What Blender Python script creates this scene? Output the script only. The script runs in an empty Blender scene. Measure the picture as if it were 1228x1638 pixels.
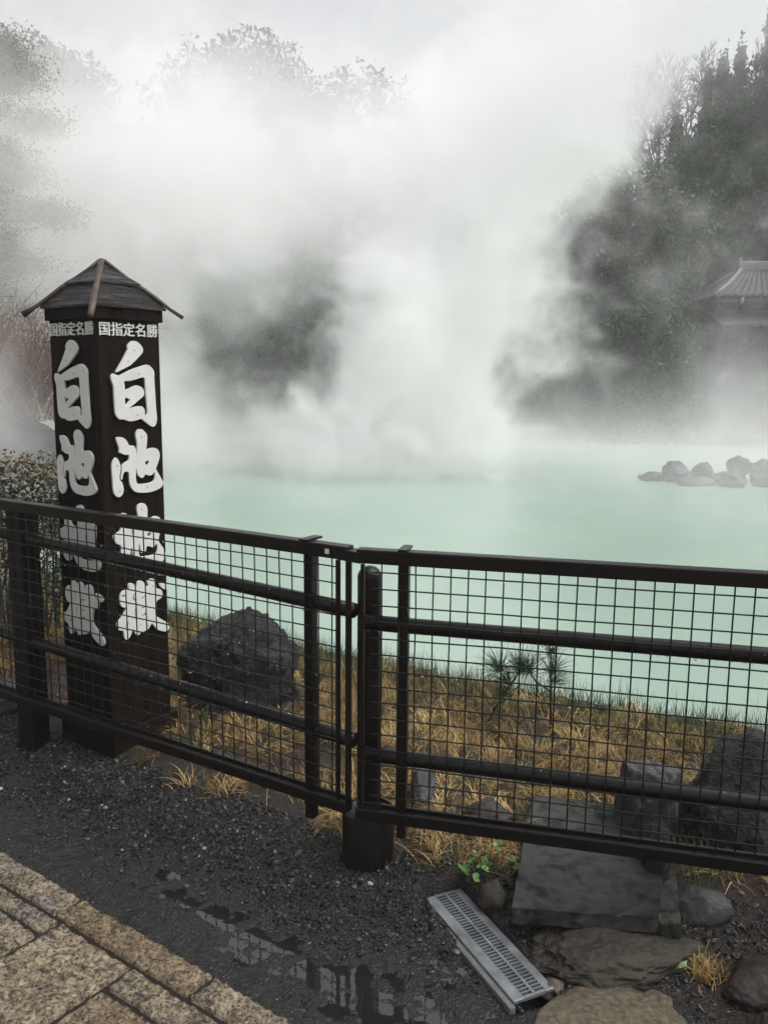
import bpy, bmesh, math, random
import numpy as np
from mathutils import Vector, Matrix, noise as mnoise

# ------------------------------------------------------------------ camera, world, sun, exposure
sc = bpy.context.scene
COL = sc.collection
cd = bpy.data.cameras.new('camera'); cam = bpy.data.objects.new('camera', cd); COL.objects.link(cam); sc.camera = cam
cd.sensor_fit = 'VERTICAL'; cd.sensor_height = 36.0; cd.lens = 36.0*1374/1638; cd.clip_start = 0.05; cd.clip_end = 600
PITCH, ROLL = math.radians(9.0), math.radians(0.5)
cam.matrix_world = Matrix.Translation((0, 0, 1.6)) @ Matrix.Rotation(math.radians(90)-PITCH, 4, 'X') @ Matrix.Rotation(ROLL, 4, 'Z')

w = bpy.data.worlds.new('World'); sc.world = w; w.use_nodes = True
wn = w.node_tree; bg = wn.nodes['Background']
sky = wn.nodes.new('ShaderNodeTexSky'); sky.sky_type = 'NISHITA'; sky.sun_disc = False
SUN_EL, SUN_ROT = math.radians(62), math.radians(104)
sky.sun_elevation = SUN_EL; sky.sun_rotation = SUN_ROT; sky.dust_density = 6.0; sky.air_density = 1.0
hs = wn.nodes.new('ShaderNodeHueSaturation'); hs.inputs['Saturation'].default_value = 0.15
wn.links.new(sky.outputs[0], hs.inputs['Color']); wn.links.new(hs.outputs[0], bg.inputs['Color'])
bg.inputs['Strength'].default_value = 0.15

sd = bpy.data.lights.new('sun', 'SUN'); sd.energy = 0.5; sd.angle = math.radians(45); sd.color = (1, .97, .93)
sun = bpy.data.objects.new('sun', sd); COL.objects.link(sun)
# sun_rotation is measured from +Y clockwise: the veiled sun stands high, to the right of the camera
sdir = Vector((math.sin(SUN_ROT)*math.cos(SUN_EL), math.cos(SUN_ROT)*math.cos(SUN_EL), math.sin(SUN_EL)))
sun.rotation_euler = sdir.to_track_quat('Z', 'Y').to_euler()
sc.view_settings.view_transform = 'Standard'; sc.view_settings.look = 'None'; sc.view_settings.gamma = 1.0
sc.view_settings.exposure = 0.64
sc.cycles.max_bounces = 24; sc.cycles.volume_bounces = 24; sc.cycles.transparent_max_bounces = 16
sc.cycles.volume_step_rate = 4.0; sc.cycles.use_denoising = True

RNG = np.random.default_rng(7)
random.seed(7)

# ------------------------------------------------------------------ helpers
def link(name, me, mats, parent=None):
    o = bpy.data.objects.new(name, me)
    for m in (mats if isinstance(mats, (list, tuple)) else [mats]): me.materials.append(m)
    COL.objects.link(o)
    if parent is not None: o.parent = parent
    return o
def set_world(o, parent):
    """part geometry is written in world coordinates: keep it there"""
    o.parent = parent
    o.matrix_parent_inverse = Matrix.Translation(parent.location).inverted()
    return o
def tag(o, label=None, cat=None, group=None, kind=None):
    if label: o['label'] = label
    if cat: o['category'] = cat
    if group: o['group'] = group
    if kind: o['kind'] = kind
    return o
def empty(name, loc, label, cat, group=None):
    o = bpy.data.objects.new(name, None); COL.objects.link(o); o.location = loc; o.empty_display_size = .1
    return tag(o, label, cat, group)

class MB:
    """collects plain shapes and links them as one mesh object"""
    def __init__(s): s.v = []; s.f = []; s.n = 0
    def add(s, v, f):
        v = np.asarray(v, float).reshape(-1, 3)
        s.v.append(v); s.f += [tuple(int(i)+s.n for i in q) for q in f]; s.n += len(v)
    def obox(s, c, ax, h, bev=0.0):
        """box: centre, three unit axes, half sizes; bevel by chamfered corners"""
        c = np.array(c, float); ax = np.array(ax, float); h = np.array(h, float)
        if bev <= 0:
            V = [c+ax[0]*h[0]*i+ax[1]*h[1]*j+ax[2]*h[2]*k for i in (-1, 1) for j in (-1, 1) for k in (-1, 1)]
            s.add(V, [(0, 1, 3, 2), (4, 6, 7, 5), (0, 4, 5, 1), (2, 3, 7, 6), (0, 2, 6, 4), (1, 5, 7, 3)]); return
        bm = bmesh.new(); bmesh.ops.create_cube(bm, size=2)
        for v in bm.verts: v.co = Vector([v.co[i]*h[i] for i in range(3)])
        bmesh.ops.bevel(bm, geom=bm.edges[:], offset=bev, segments=2, affect='EDGES', profile=.5)
        V = [c+ax[0]*v.co.x+ax[1]*v.co.y+ax[2]*v.co.z for v in bm.verts]
        bm.verts.index_update(); s.add(V, [[v.index for v in f.verts] for f in bm.faces]); bm.free()
    def box(s, a, b, bev=0.0):
        a = np.array(a, float); b = np.array(b, float)
        s.obox((a+b)/2, np.eye(3), (b-a)/2, bev)
    def tube(s, pts, rs, seg=8, cap=True):
        pts = [np.array(p, float) for p in pts]
        if np.isscalar(rs): rs = [rs]*len(pts)
        V = []; n = len(pts)
        ref = None
        for i, p in enumerate(pts):
            d = pts[min(i+1, n-1)]-pts[max(i-1, 0)]; d /= np.linalg.norm(d)+1e-12
            if ref is None: ref = np.array([0, 0, 1.]) if abs(d[2]) < .9 else np.array([1., 0, 0])
            a = np.cross(d, ref); a /= np.linalg.norm(a)+1e-12; b = np.cross(d, a); ref = np.cross(a, d)
            for k in range(seg):
                t = 2*math.pi*k/seg; V.append(p+rs[i]*(math.cos(t)*a+math.sin(t)*b))
        F = [(i*seg+k, i*seg+(k+1) % seg, (i+1)*seg+(k+1) % seg, (i+1)*seg+k) for i in range(n-1) for k in range(seg)]
        if cap: F += [tuple(range(seg-1, -1, -1)), tuple((n-1)*seg+k for k in range(seg))]
        s.add(V, F)
    def lathe(s, c, prof, seg=32):
        c = np.array(c, float); V = []
        for r, z in prof:
            for k in range(seg):
                t = 2*math.pi*k/seg; V.append(c+np.array([r*math.cos(t), r*math.sin(t), z]))
        n = len(prof)
        F = [(i*seg+k, i*seg+(k+1) % seg, (i+1)*seg+(k+1) % seg, (i+1)*seg+k) for i in range(n-1) for k in range(seg)]
        s.add(V, F)
    def build(s, name, mat, parent=None, smooth=False):
        me = bpy.data.meshes.new(name); me.from_pydata(np.concatenate(s.v).tolist(), [], s.f); me.validate()
        if smooth:
            me.polygons.foreach_set('use_smooth', [True]*len(me.polygons))
        o = link(name, me, mat)
        if parent is not None: set_world(o, parent)
        return o

def np_mesh(name, V, F, mat, parent=None, attr=None, smooth=False, kind=None):
    """V (n,3), F (m,k) arrays with constant k"""
    V = np.asarray(V, np.float32); F = np.asarray(F, np.int32); m, k = F.shape
    me = bpy.data.meshes.new(name)
    me.vertices.add(len(V)); me.vertices.foreach_set('co', V.ravel())
    me.loops.add(m*k); me.loops.foreach_set('vertex_index', F.ravel())
    me.polygons.add(m); me.polygons.foreach_set('loop_start', np.arange(0, m*k, k, dtype=np.int32))
    me.polygons.foreach_set('use_smooth', np.full(m, smooth))
    me.update(calc_edges=True)
    if attr is not None:
        for an, arr in attr.items():
            a = me.attributes.new(an, 'FLOAT', 'POINT'); a.data.foreach_set('value', np.asarray(arr, np.float32))
    o = link(name, me, mat)
    if parent is not None: set_world(o, parent)
    if kind: o['kind'] = kind
    return o

def vnoise(P, scale, octv=3, seed=0.0):
    out = np.empty(len(P)); s = Vector((seed*3.1+.13, seed*1.7+.71, seed*2.3+.37))
    for i, p in enumerate(P): out[i] = mnoise.fractal(Vector(p)*scale+s, 1.0, 2.0, octv)
    return out

# fast value noise for the height grids
_perm = np.random.default_rng(3).random((256, 256))
def gnoise(x, y, scale, octv=3, seed=0):
    o = np.zeros_like(x); amp = 1.0; tot = 0
    for k in range(octv):
        fx = x*scale*2**k+seed*17.3+k*31.7; fy = y*scale*2**k+seed*7.9+k*11.3
        ix = np.floor(fx).astype(int); iy = np.floor(fy).astype(int); u = fx-ix; v = fy-iy
        u = u*u*(3-2*u); v = v*v*(3-2*v)
        g = lambda a, b: _perm[a % 256, b % 256]
        o += amp*((g(ix, iy)*(1-u)+g(ix+1, iy)*u)*(1-v)+(g(ix, iy+1)*(1-u)+g(ix+1, iy+1)*u)*v-.5)
        tot += amp; amp *= .5
    return o/tot*2
def sstep(x, a, b):
    t = np.clip((x-a)/(b-a), 0, 1); return t*t*(3-2*t)

# ------------------------------------------------------------------ materials
SPEC = .28                                              # wet but rough and grimy surfaces
class M:
    """small node-graph builder"""
    def __init__(s, name):
        s.m = bpy.data.materials.new(name); s.m.use_nodes = True; s.t = s.m.node_tree
        s.b = s.t.nodes['Principled BSDF']; s.out = s.t.nodes['Material Output']
    def n(s, kind, **kw):
        nd = s.t.nodes.new(kind)
        for k, v in kw.items():
            if k in nd.inputs: nd.inputs[k].default_value = v
            else: setattr(nd, k, v)
        return nd
    def l(s, a, b): s.t.links.new(a, b)
    def coord(s, scale=(1, 1, 1)):
        tc = s.n('ShaderNodeTexCoord'); mp = s.n('ShaderNodeMapping'); mp.inputs['Scale'].default_value = scale
        s.l(tc.outputs['Object'], mp.inputs['Vector']); return mp.outputs['Vector']
    def noise(s, vec, scale, detail=5, rough=.6, dist=0):
        nd = s.n('ShaderNodeTexNoise', Scale=scale, Detail=detail, Roughness=rough, Distortion=dist); s.l(vec, nd.inputs['Vector']); return nd.outputs['Fac']
    def voro(s, vec, scale, out='Distance', feature='F1'):
        nd = s.n('ShaderNodeTexVoronoi', Scale=scale); nd.feature = feature; s.l(vec, nd.inputs['Vector']); return nd.outputs[out]
    def ramp(s, fac, stops):
        nd = s.n('ShaderNodeValToRGB'); cr = nd.color_ramp
        while len(cr.elements) > 1: cr.elements.remove(cr.elements[-1])
        for i, (p, c) in enumerate(stops):
            e = cr.elements[0] if i == 0 else cr.elements.new(p)
            e.position = p; e.color = (*c, 1) if not np.isscalar(c) else (c, c, c, 1)
        s.l(fac, nd.inputs['Fac']); return nd.outputs['Color']
    def mix(s, fac, a, b):
        nd = s.n('ShaderNodeMix'); nd.data_type = 'RGBA'
        for sk, v in ((nd.inputs['Factor'], fac), (nd.inputs['A'], a), (nd.inputs['B'], b)):
            pass
        ins = [i for i in nd.inputs if i.type == 'RGBA']
        if np.isscalar(fac): nd.inputs[0].default_value = fac
        else: s.l(fac, nd.inputs[0])
        for sk, v in ((ins[0], a), (ins[1], b)):
            if isinstance(v, tuple): sk.default_value = (*v, 1)
            else: s.l(v, sk)
        return [o for o in nd.outputs if o.type == 'RGBA'][0]
    def math(s, op, a, b=0.0):
        nd = s.n('ShaderNodeMath'); nd.operation = op
        for i, v in enumerate((a, b)):
            if np.isscalar(v): nd.inputs[i].default_value = v
            else: s.l(v, nd.inputs[i])
        return nd.outputs[0]
    def attr(s, name):
        nd = s.n('ShaderNodeAttribute'); nd.attribute_name = name; return nd.outputs['Fac']
    def bump(s, h, strength=.5, dist=.01):
        nd = s.n('ShaderNodeBump', Strength=strength, Distance=dist); s.l(h, nd.inputs['Height']); s.l(nd.outputs[0], s.b.inputs['Normal'])
    def set(s, color=None, rough=None, **kw):
        kw.setdefault('Specular IOR Level', SPEC)
        for k, v in (('Base Color', color), ('Roughness', rough), *kw.items()):
            if v is None: continue
            sk = s.b.inputs[k]
            if isinstance(v, tuple): sk.default_value = (*v, 1)
            elif isinstance(v, (int, float)): sk.default_value = v
            else: s.l(v, sk)
        return s.m

def mat_gravel_ground():
    s = M('wet_gravel_ground'); c = s.coord()
    v1 = s.voro(c, 150); v2 = s.voro(c, 420); n1 = s.noise(c, 2.2, 6); n2 = s.noise(c, 60, 4)
    cell = s.voro(c, 150, 'Color')
    sep = s.n('ShaderNodeSeparateColor'); s.l(cell, sep.inputs[0])
    base = s.ramp(sep.outputs[0], [(0, .004), (.6, (.0105, .011, .0112)), (.93, (.021, .021, .020)), (1, (.08, .078, .072))])
    soil = s.ramp(n1, [(.3, (.007, .006, .0052)), (.7, (.0155, .0145, .013))])
    g = s.mix(s.math('MULTIPLY', n2, .9), base, soil)
    brown = s.ramp(s.noise(c, 25, 5), [(.3, (.007, .0045, .003)), (.7, (.018, .011, .006))])
    col = s.mix(s.attr('zone'), g, brown)
    h = s.math('ADD', s.math('MULTIPLY', v1, 1.0), s.math('MULTIPLY', v2, .4))
    s.bump(h, .9, .006)
    rough = s.ramp(s.noise(c, 5, 4), [(.35, .2), (.65, .55)])
    return s.set(col, rough, **{'Specular IOR Level': .42})
def mat_stone(name, lo, hi, scale=9, rough=(.3, .6), bump=.6, spots=None, bdist=.012):
    s = M(name); c = s.coord()
    n1 = s.noise(c, scale, 8, .65); n2 = s.noise(c, scale*7, 6, .7); n3 = s.noise(c, scale*.4, 3)
    col = s.ramp(s.math('ADD', s.math('MULTIPLY', n1, .6), s.math('MULTIPLY', n2, .4)), [(.36, lo), (.64, hi)])
    if spots: col = s.mix(s.ramp(n3, [(.5, 0.0), (.68, 1.0)]), col, spots)
    s.bump(s.math('ADD', n1, s.math('MULTIPLY', n2, .5)), bump, bdist)
    return s.set(col, s.ramp(n3, [(.35, rough[0]), (.65, rough[1])]))
def mat_granite():
    s = M('rough_wet_granite'); c = s.coord()
    isl = s.attr('tone')
    n1 = s.noise(c, 88, 6, .74, .4); n2 = s.noise(c, 20, 5, .6); v = s.voro(c, 75); n3 = s.noise(c, 8, 4)
    f = s.math('ADD', s.math('MULTIPLY', n1, .75), s.math('MULTIPLY', n2, .3))
    col = s.ramp(f, [(.42, (.014, .010, .007)), (.48, (.055, .038, .020)), (.54, (.17, .136, .086)), (.63, (.36, .30, .205))])
    ochre = s.ramp(f, [(.42, (.018, .010, .005)), (.49, (.07, .042, .018)), (.6, (.22, .15, .07))])
    grey = s.ramp(f, [(.42, (.018, .015, .011)), (.5, (.07, .062, .05)), (.6, (.24, .215, .175))])
    col = s.mix(s.ramp(s.math('ADD', s.math('MULTIPLY', n3, .7), s.math('MULTIPLY', isl, .5)), [(.62, 0.0), (.95, .85)]), col, ochre)
    col = s.mix(s.ramp(s.math('SUBTRACT', s.noise(c, 5.5, 3), s.math('MULTIPLY', isl, .3)), [(.42, 0.0), (.6, .8)]), col, grey)
    s.bump(f, 1.0, .012)
    return s.set(col, s.ramp(n1, [(.4, .15), (.55, .5)]), **{'Specular IOR Level': .6})
def mat_paint():
    s = M('wet_dark_brown_paint'); c = s.coord()
    n1 = s.noise(c, 14, 6, .6); n2 = s.noise(c, 160, 3)
    col = s.ramp(n1, [(.3, (.0028, .002, .0019)), (.7, (.0065, .0044, .004))])
    s.bump(s.math('ADD', s.math('MULTIPLY', n1, .8), s.math('MULTIPLY', n2, .5)), .35, .004)
    return s.set(col, s.ramp(n2, [(.3, .25), (.7, .45)]))
def mat_wood(name, lo, hi, stretch=(30, 30, 1.2), rough=(.35, .6), bump=.6):
    s = M(name); c = s.coord(stretch)
    n1 = s.noise(c, 1.0, 6, .65, .6); c2 = s.coord(); n2 = s.noise(c2, 5, 4)
    col = s.ramp(n1, [(.3, lo), (.7, hi)])
    s.bump(n1, bump, .004)
    return s.set(col, s.ramp(n2, [(.3, rough[0]), (.7, rough[1])]))
def mat_simple(name, col, rough=.5, var=.3, scale=20, bump=0, metallic=0.0, **kw):
    s = M(name); c = s.coord(); n = s.noise(c, scale, 5)
    lo = tuple(x*(1-var) for x in col); hi = tuple(min(1, x*(1+var)) for x in col)
    if bump: s.bump(n, bump, .005)
    return s.set(s.ramp(n, [(.3, lo), (.7, hi)]), rough, Metallic=metallic, **kw)
def mat_leaf(name, stops, rough=.5, spec=.4, trans=0.0):
    s = M(name); col = s.ramp(s.attr('tint'), stops)
    return s.set(col, rough, **{'Specular IOR Level': spec})
def mat_water():
    s = M('milky_mint_water'); c = s.coord((1, 1, 1))
    n = s.noise(c, 2.2, 4, .6); n2 = s.noise(c, .25, 3)
    n3 = s.noise(s.coord((3, 9, 1)), 1.6, 3, .5)
    s.bump(s.math('ADD', s.math('MULTIPLY', n, .4), n3), .10, .02)
    return s.set(s.ramp(n2, [(.35, (.235, .325, .268)), (.65, (.27, .355, .295))]), .25, **{'Specular IOR Level': .35})
def mat_puddle():
    s = M('rain_water'); c = s.coord()
    s.bump(s.noise(c, 45, 2), .05, .003)
    return s.set((.012, .0115, .0105), .02, **{'Specular IOR Level': 1.0})
def mat_glass(): 
    s = M('clear_water_drop'); return s.set((1., 1., 1.), .0, **{'Transmission Weight': 1.0, 'IOR': 1.33})

m_ground = mat_gravel_ground()
m_bank = mat_stone('far_bank_soil', (.05, .04, .028), (.14, .11, .07), 1.5, (.6, .9))
m_water = mat_water(); m_puddle = mat_puddle(); m_drop = mat_glass()
m_granite = mat_granite(); m_grout = mat_simple('dark_wet_joint_mortar', (.012, .009, .007), .6, .4, 60, .5)
m_paint = mat_paint()
m_wire = mat_simple('dark_green_coated_wire', (.004, .006, .0045), .4, .3, 40)
SPEC = .10
m_body = mat_wood('black_brown_wet_planks', (.0022, .0014, .0011), (.0125, .0068, .0048), rough=(.5, .75))
SPEC = .35
s_ = M('weathered_dark_roof_boards'); g_ = s_.noise(s_.coord((6, 6, 60)), 1.0, 7, .7, 1.2); k_ = s_.noise(s_.coord(), 9, 3)
s_.bump(s_.math('ADD', g_, s_.math('MULTIPLY', k_, .4)), 1.0, .02)
m_roofw = s_.set(s_.ramp(g_, [(.40, (.002, .0018, .0018)), (.5, (.012, .011, .0105)), (.62, (.065, .060, .057))]), s_.ramp(g_, [(.4, .5), (.6, .2)]))
SPEC = .28
m_pole = mat_wood('weathered_brown_pole', (.03, .022, .018), (.11, .082, .068), (8, 8, 8))
m_letter = mat_simple('off_white_painted_letter', (.58, .585, .56), .55, .06, 12)
m_screw = mat_simple('grey_screw_head', (.12, .12, .12), .4, .1)
m_lava = mat_stone('dark_lava_rock', (.004, .004, .0043), (.024, .024, .025), 9, (.22, .5), 1.0, (.032, .032, .031), .03)
m_wetrock = mat_stone('wet_grey_rock', (.018, .018, .019), (.07, .07, .073), 6, (.15, .35), .7, None, .02)
m_brownrock = mat_stone('brown_mossy_rock', (.012, .0105, .008), (.056, .048, .037), 7, (.4, .7), .9, (.05, .042, .031), .02)
m_tanrock = mat_stone('tan_grainy_stone', (.030, .023, .016), (.20, .165, .115), 55, (.4, .7), .9)
m_redrock = mat_stone('reddish_dark_stone', (.011, .0075, .007), (.036, .024, .022), 12, (.2, .4), .6)
SPEC = .10
m_slab = mat_stone('grey_concrete_slab', (.024, .025, .023), (.05, .052, .048), 45, (.4, .6), .6, (.010, .0095, .0085), .004)
SPEC = .28
m_steel = mat_simple('galvanised_steel', (.20, .212, .225), .45, .4, 18, .15, .55)
m_kerb = mat_stone('pale_wet_concrete', (.06, .06, .058), (.15, .15, .145), 30, (.4, .6), .5, None, .004)
m_dark = mat_simple('dark_drain_mud', (.003, .003, .003), .8)
m_straw = mat_leaf('dry_straw_grass', [(0, (.03, .014, .005)), (.3, (.10, .060, .020)), (.65, (.33, .215, .068)), (1, (.54, .41, .19))], .55, .25)
m_green = mat_leaf('olive_green_grass', [(0, (.014, .03, .006)), (.5, (.045, .074, .014)), (.8, (.11, .12, .028)), (1, (.25, .20, .07))], .5, .3)
m_litter = mat_leaf('fallen_brown_leaf', [(0, (.025, .008, .005)), (.5, (.065, .022, .011)), (.8, (.10, .042, .02)), (1, (.18, .10, .05))], .5, .2)
m_needle = mat_leaf('pine_needle', [(0, (.012, .03, .010)), (1, (.04, .075, .024))], .4, .4)
m_clover = mat_leaf('fresh_green_leaf', [(0, (.05, .12, .02)), (1, (.10, .22, .04))], .35, .5)
m_stem = mat_simple('brown_plant_stem', (.04, .028, .02), .6)
m_bark = mat_simple('dark_bark', (.035, .03, .025), .8, .4, 6, .6)
m_leafdark = mat_leaf('dark_evergreen_leaf', [(0, (.007, .017, .006)), (.6, (.019, .038, .012)), (1, (.042, .07, .021))], .5, .35)
m_conifer = mat_leaf('dark_conifer_spray', [(0, (.004, .014, .004)), (.6, (.011, .033, .008)), (1, (.026, .06, .016))], .6, .2)
m_pine = mat_leaf('dull_pine_green', [(0, (.03, .035, .016)), (.6, (.06, .062, .028)), (1, (.11, .105, .045))], .6, .2)
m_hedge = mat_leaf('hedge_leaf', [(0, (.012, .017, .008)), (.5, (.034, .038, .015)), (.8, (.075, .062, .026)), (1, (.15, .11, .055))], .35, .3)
m_redtwig = mat_leaf('reddish_bare_twig', [(0, (.05, .028, .026)), (.6, (.14, .08, .066)), (1, (.28, .2, .12))], .6, .2)
m_yellow = mat_leaf('yellow_green_leaf', [(0, (.10, .11, .02)), (1, (.30, .30, .07))], .5, .3)
m_tile = mat_simple('grey_roof_tile', (.055, .055, .058), .45, .3, 5)
m_tiletrim = mat_simple('pale_tile_edge', (.16, .16, .165), .5, .2, 5)
m_oldwood = mat_simple('old_brown_timber', (.05, .042, .035), .7, .3, 6)

# ------------------------------------------------------------------ ground, pond, far bank
JL = np.array([-.112, 2.490]); DL = np.array([-.846, .533]); NL = np.array([.533, .846])
JR = np.array([-.081, 2.458]); DR = np.array([.970, -.244]); NR = np.array([.244, .970])
def fence_s(x, y):
    return np.minimum((x-JL[0])*NL[0]+(y-JL[1])*NL[1], (x-JR[0])*NR[0]+(y-JR[1])*NR[1])
POND = np.array([(-2.3, 6.3), (-1.29, 5.40), (-.47, 4.76), (.09, 4.44), (.48, 4.28), (.88, 4.07), (1.15, 3.93), (1.71, 3.69), (2.6, 3.3), (4.5, 2.9),
    (8, 4), (11, 8), (13.2, 13), (13.2, 18), (12, 23), (10.3, 25.2), (8, 27.2), (4, 28.4), (0, 28.6), (-4, 28.1), (-8, 26), (-10.5, 22), (-10, 17.5),
    (-7, 14.5), (-5, 13), (-4.2, 11), (-3.8, 9), (-3.2, 7.4)])
def pond_e(x, y):
    """signed distance to the shore, positive on the water"""
    d = np.full(x.shape, 1e9); ins = np.zeros(x.shape, bool)
    for (x0, y0), (x1, y1) in zip(POND, np.roll(POND, -1, 0)):
        dx, dy = x1-x0, y1-y0
        t = np.clip(((x-x0)*dx+(y-y0)*dy)/(dx*dx+dy*dy), 0, 1)
        d = np.minimum(d, np.hypot(x-x0-t*dx, y-y0-t*dy))
        c = (y0 > y) != (y1 > y)
        ins ^= c & (x < (x1-x0)*(y-y0)/((y1-y0) if y1 != y0 else 1e-9)+x0)
    return np.where(ins, d, -d)
def seg_d(x, y, pts):
    d = np.full(x.shape, 1e9)
    for (x0, y0), (x1, y1) in zip(pts[:-1], pts[1:]):
        dx, dy = x1-x0, y1-y0
        t = np.clip(((x-x0)*dx+(y-y0)*dy)/(dx*dx+dy*dy), 0, 1)
        d = np.minimum(d, np.hypot(x-x0-t*dx, y-y0-t*dy))
    return d
TRENCH = [(-.70, 2.56), (-.49, 2.40), (-.317, 2.22), (-.16, 2.08), (-.03, 1.96), (.18, 1.82)]
DR0 = np.array([.198, 2.447]); DRd = np.array([.405, 2.0065])-DR0; DRlen = np.linalg.norm(DRd); DRd = DRd/DRlen; DRn = np.array([-DRd[1], DRd[0]])
def ground_h(x, y):
    s = fence_s(x, y); e = pond_e(x, y)
    path = .004*gnoise(x, y, 6, 3, 1)+.004*gnoise(x, y, 28, 2, 2)
    path = path-.0125*np.exp(-(seg_d(x, y, TRENCH)/.10)**2)-.012*np.exp(-(((x-.10)/.16)**2+((y-2.13)/.08)**2))+.007*gnoise(x, y, 9, 2, 4)+.015*gnoise(x, y, 20, 4, 14)
    lawn = .10+.03*gnoise(x, y, 1.3, 3, 3)*sstep(s, .2, .8)
    t = sstep(s, -.32, .34)*np.where(x > .25, .8, 1)
    h = path*(1-t)+lawn*t
    far = np.maximum(0, -e)*sstep(np.hypot(x, y-2), 7, 12)
    h = h+far*.05+sstep(far, .3, 1.6)*.35+np.maximum(0, far-2.5)*.22*sstep(y, 10, 24)
    h = h+(.25*gnoise(x, y, .5, 3, 5))*sstep(far, 1, 4)
    h = np.where(far > 14, np.minimum(h, 5.5+.3*gnoise(x, y, .3, 2, 6)), h)
    h = h*(1-sstep(e, -.12, .3))-1.1*sstep(e, -.12, .3)
    u = (x-DR0[0])*DRd[0]+(y-DR0[1])*DRd[1]; v = (x-DR0[0])*DRn[0]+(y-DR0[1])*DRn[1]
    inside = (u > -.02) & (u < DRlen+.02) & (v > -.078) & (v < .064)
    return np.where(inside, h-.09, h)
def gh(x, y): return float(ground_h(np.array([float(x)]), np.array([float(y)]))[0])

def grid_mesh(name, xs, ys, mat, skip=None, kind='structure'):
    X, Y = np.meshgrid(xs, ys); Z = ground_h(X, Y)
    V = np.stack([X, Y, Z], -1).reshape(-1, 3)
    nx = len(xs); i, j = np.meshgrid(np.arange(len(xs)-1), np.arange(len(ys)-1)); a = (j*nx+i).ravel()
    F = np.stack([a, a+1, a+nx+1, a+nx], -1)
    if skip is not None:
        cx = (xs[:-1]+xs[1:])/2; cy = (ys[:-1]+ys[1:])/2; CX, CY = np.meshgrid(cx, cy); F = F[~skip(CX, CY).ravel()]
    s = fence_s(X, Y).ravel(); zone = sstep(s+.06*gnoise(X.ravel(), Y.ravel(), 9, 3, 9), .02, .22)
    # brown litter also in the bottom right corner outside the fence
    zone = np.maximum(zone, .8*sstep(X.ravel()+.1*gnoise(X.ravel(), Y.ravel(), 7, 3, 8), .72, .95))
    return np_mesh(name, V, F, mat, attr={'zone': zone}, smooth=True, kind=kind)
x0, x1, y0, y1 = -2.8, 3.6, 1.0, 6.6
xs = np.unique(np.concatenate([np.arange(x0, -1.35, .06), np.arange(-1.35, 1.4, .0082), np.arange(1.4, x1+.01, .06), [x1]]))
ys = np.unique(np.concatenate([np.arange(y0, 1.7, .045), np.arange(1.7, 2.9, .0082), np.arange(2.9, y1+.01, .05), [y1]]))
grid_mesh('ground', xs, ys, m_ground)
fx = np.unique(np.concatenate([np.arange(-60, -14, 1.5), np.arange(-14, 14, .5), np.arange(14, 61, 1.5), [x0, x1]]))
fy = np.unique(np.concatenate([np.arange(-14, 34, .5), np.arange(34, 66, 1.5), [y0, y1]]))
grid_mesh('terrain', fx, fy, m_bank, skip=lambda X, Y: (X > x0) & (X < x1) & (Y > y0) & (Y < y1))
WZ = -.35
wv = [(*p, WZ) for p in (POND-POND.mean(0))*1.05+POND.mean(0)]
me = bpy.data.meshes.new('water'); me.from_pydata(wv, [], [tuple(range(len(wv)))]); tag(link('water', me, m_water), kind='structure')
pv = [(-1.0, 2.68), (-.85, 2.42), (-.05, 1.78), (.3, 1.7), (.42, 1.9), (.12, 2.42), (-.3, 2.5)]
me = bpy.data.meshes.new('puddle'); me.from_pydata([(x, y, -.0098) for x, y in pv], [], [tuple(range(len(pv)))])
tag(link('puddle', me, m_puddle), kind='structure')

# ------------------------------------------------------------------ stone paving (lower left)
PE = np.array([-1.273, 2.657]); PC = np.array([.812, -.583]); PN = np.array([-.583, -.812])
stones = [(-.75, -.12, 0, .10), (-.113, .453, 0, .10), (.46, 1.028, 0, .10), (1.036, 1.65, 0, .10),
          (-.75, -.1, .107, .172), (-.093, .50, .107, .172), (-.6, -.02, .18, .43), (-.012, .50, .18, .43), (.508, .826, .107, .43),
          (.834, 1.5, .107, .20), (.834, 1.42, .208, .43), (-.6, .2, .438, .75), (.208, .8, .438, .75), (.81, 1.4, .438, .75)]
Vs = []; Fs = []; tone = []; off = 0; rg = np.random.default_rng(5)
tones = [.35, .2, .95, .3, .1, .05, .2, .25, .45, .15, .9, .4, .4, .4]
for k, (t0, t1, n0, n1) in enumerate(stones):
    st = .006
    tt = np.linspace(t0, t1, max(4, int((t1-t0)/st))); nn = np.linspace(n0, n1, max(4, int((n1-n0)/st)))
    T, Nn = np.meshgrid(tt, nn)
    edge = np.minimum(np.minimum(T-t0, t1-T), np.minimum(Nn-n0, n1-Nn))
    X = PE[0]+PC[0]*T+PN[0]*Nn; Y = PE[1]+PC[1]*T+PN[1]*Nn
    wob = .004*gnoise(X, Y, 25, 2, 40+k)*np.exp(-edge/.01)
    Z = .030+.009*gnoise(X, Y, 62, 3, 20+k)+.004*gnoise(X, Y, 9, 2, 60+k)-.012*np.exp(-edge/.005)
    X = X+wob; Y = Y+wob*gnoise(Y, X, 25, 2, 50+k)*2
    ring = (edge < 1e-9); Z[ring] = -.03
    nx = len(tt); i, j = np.meshgrid(np.arange(nx-1), np.arange(len(nn)-1)); a = (j*nx+i).ravel()
    Vs.append(np.stack([X, Y, Z], -1).reshape(-1, 3)); Fs.append(np.stack([a, a+nx, a+nx+1, a+1], -1)+off); off += X.size; tone.append(np.full(X.size, tones[k]))
np_mesh('paving', np.concatenate(Vs), np.concatenate(Fs), m_granite, attr={'tone': np.concatenate(tone)}, smooth=True, kind='structure')
b = MB(); c3 = lambda t, n, z: (*(PE+PC*t+PN*n), z)
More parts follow.
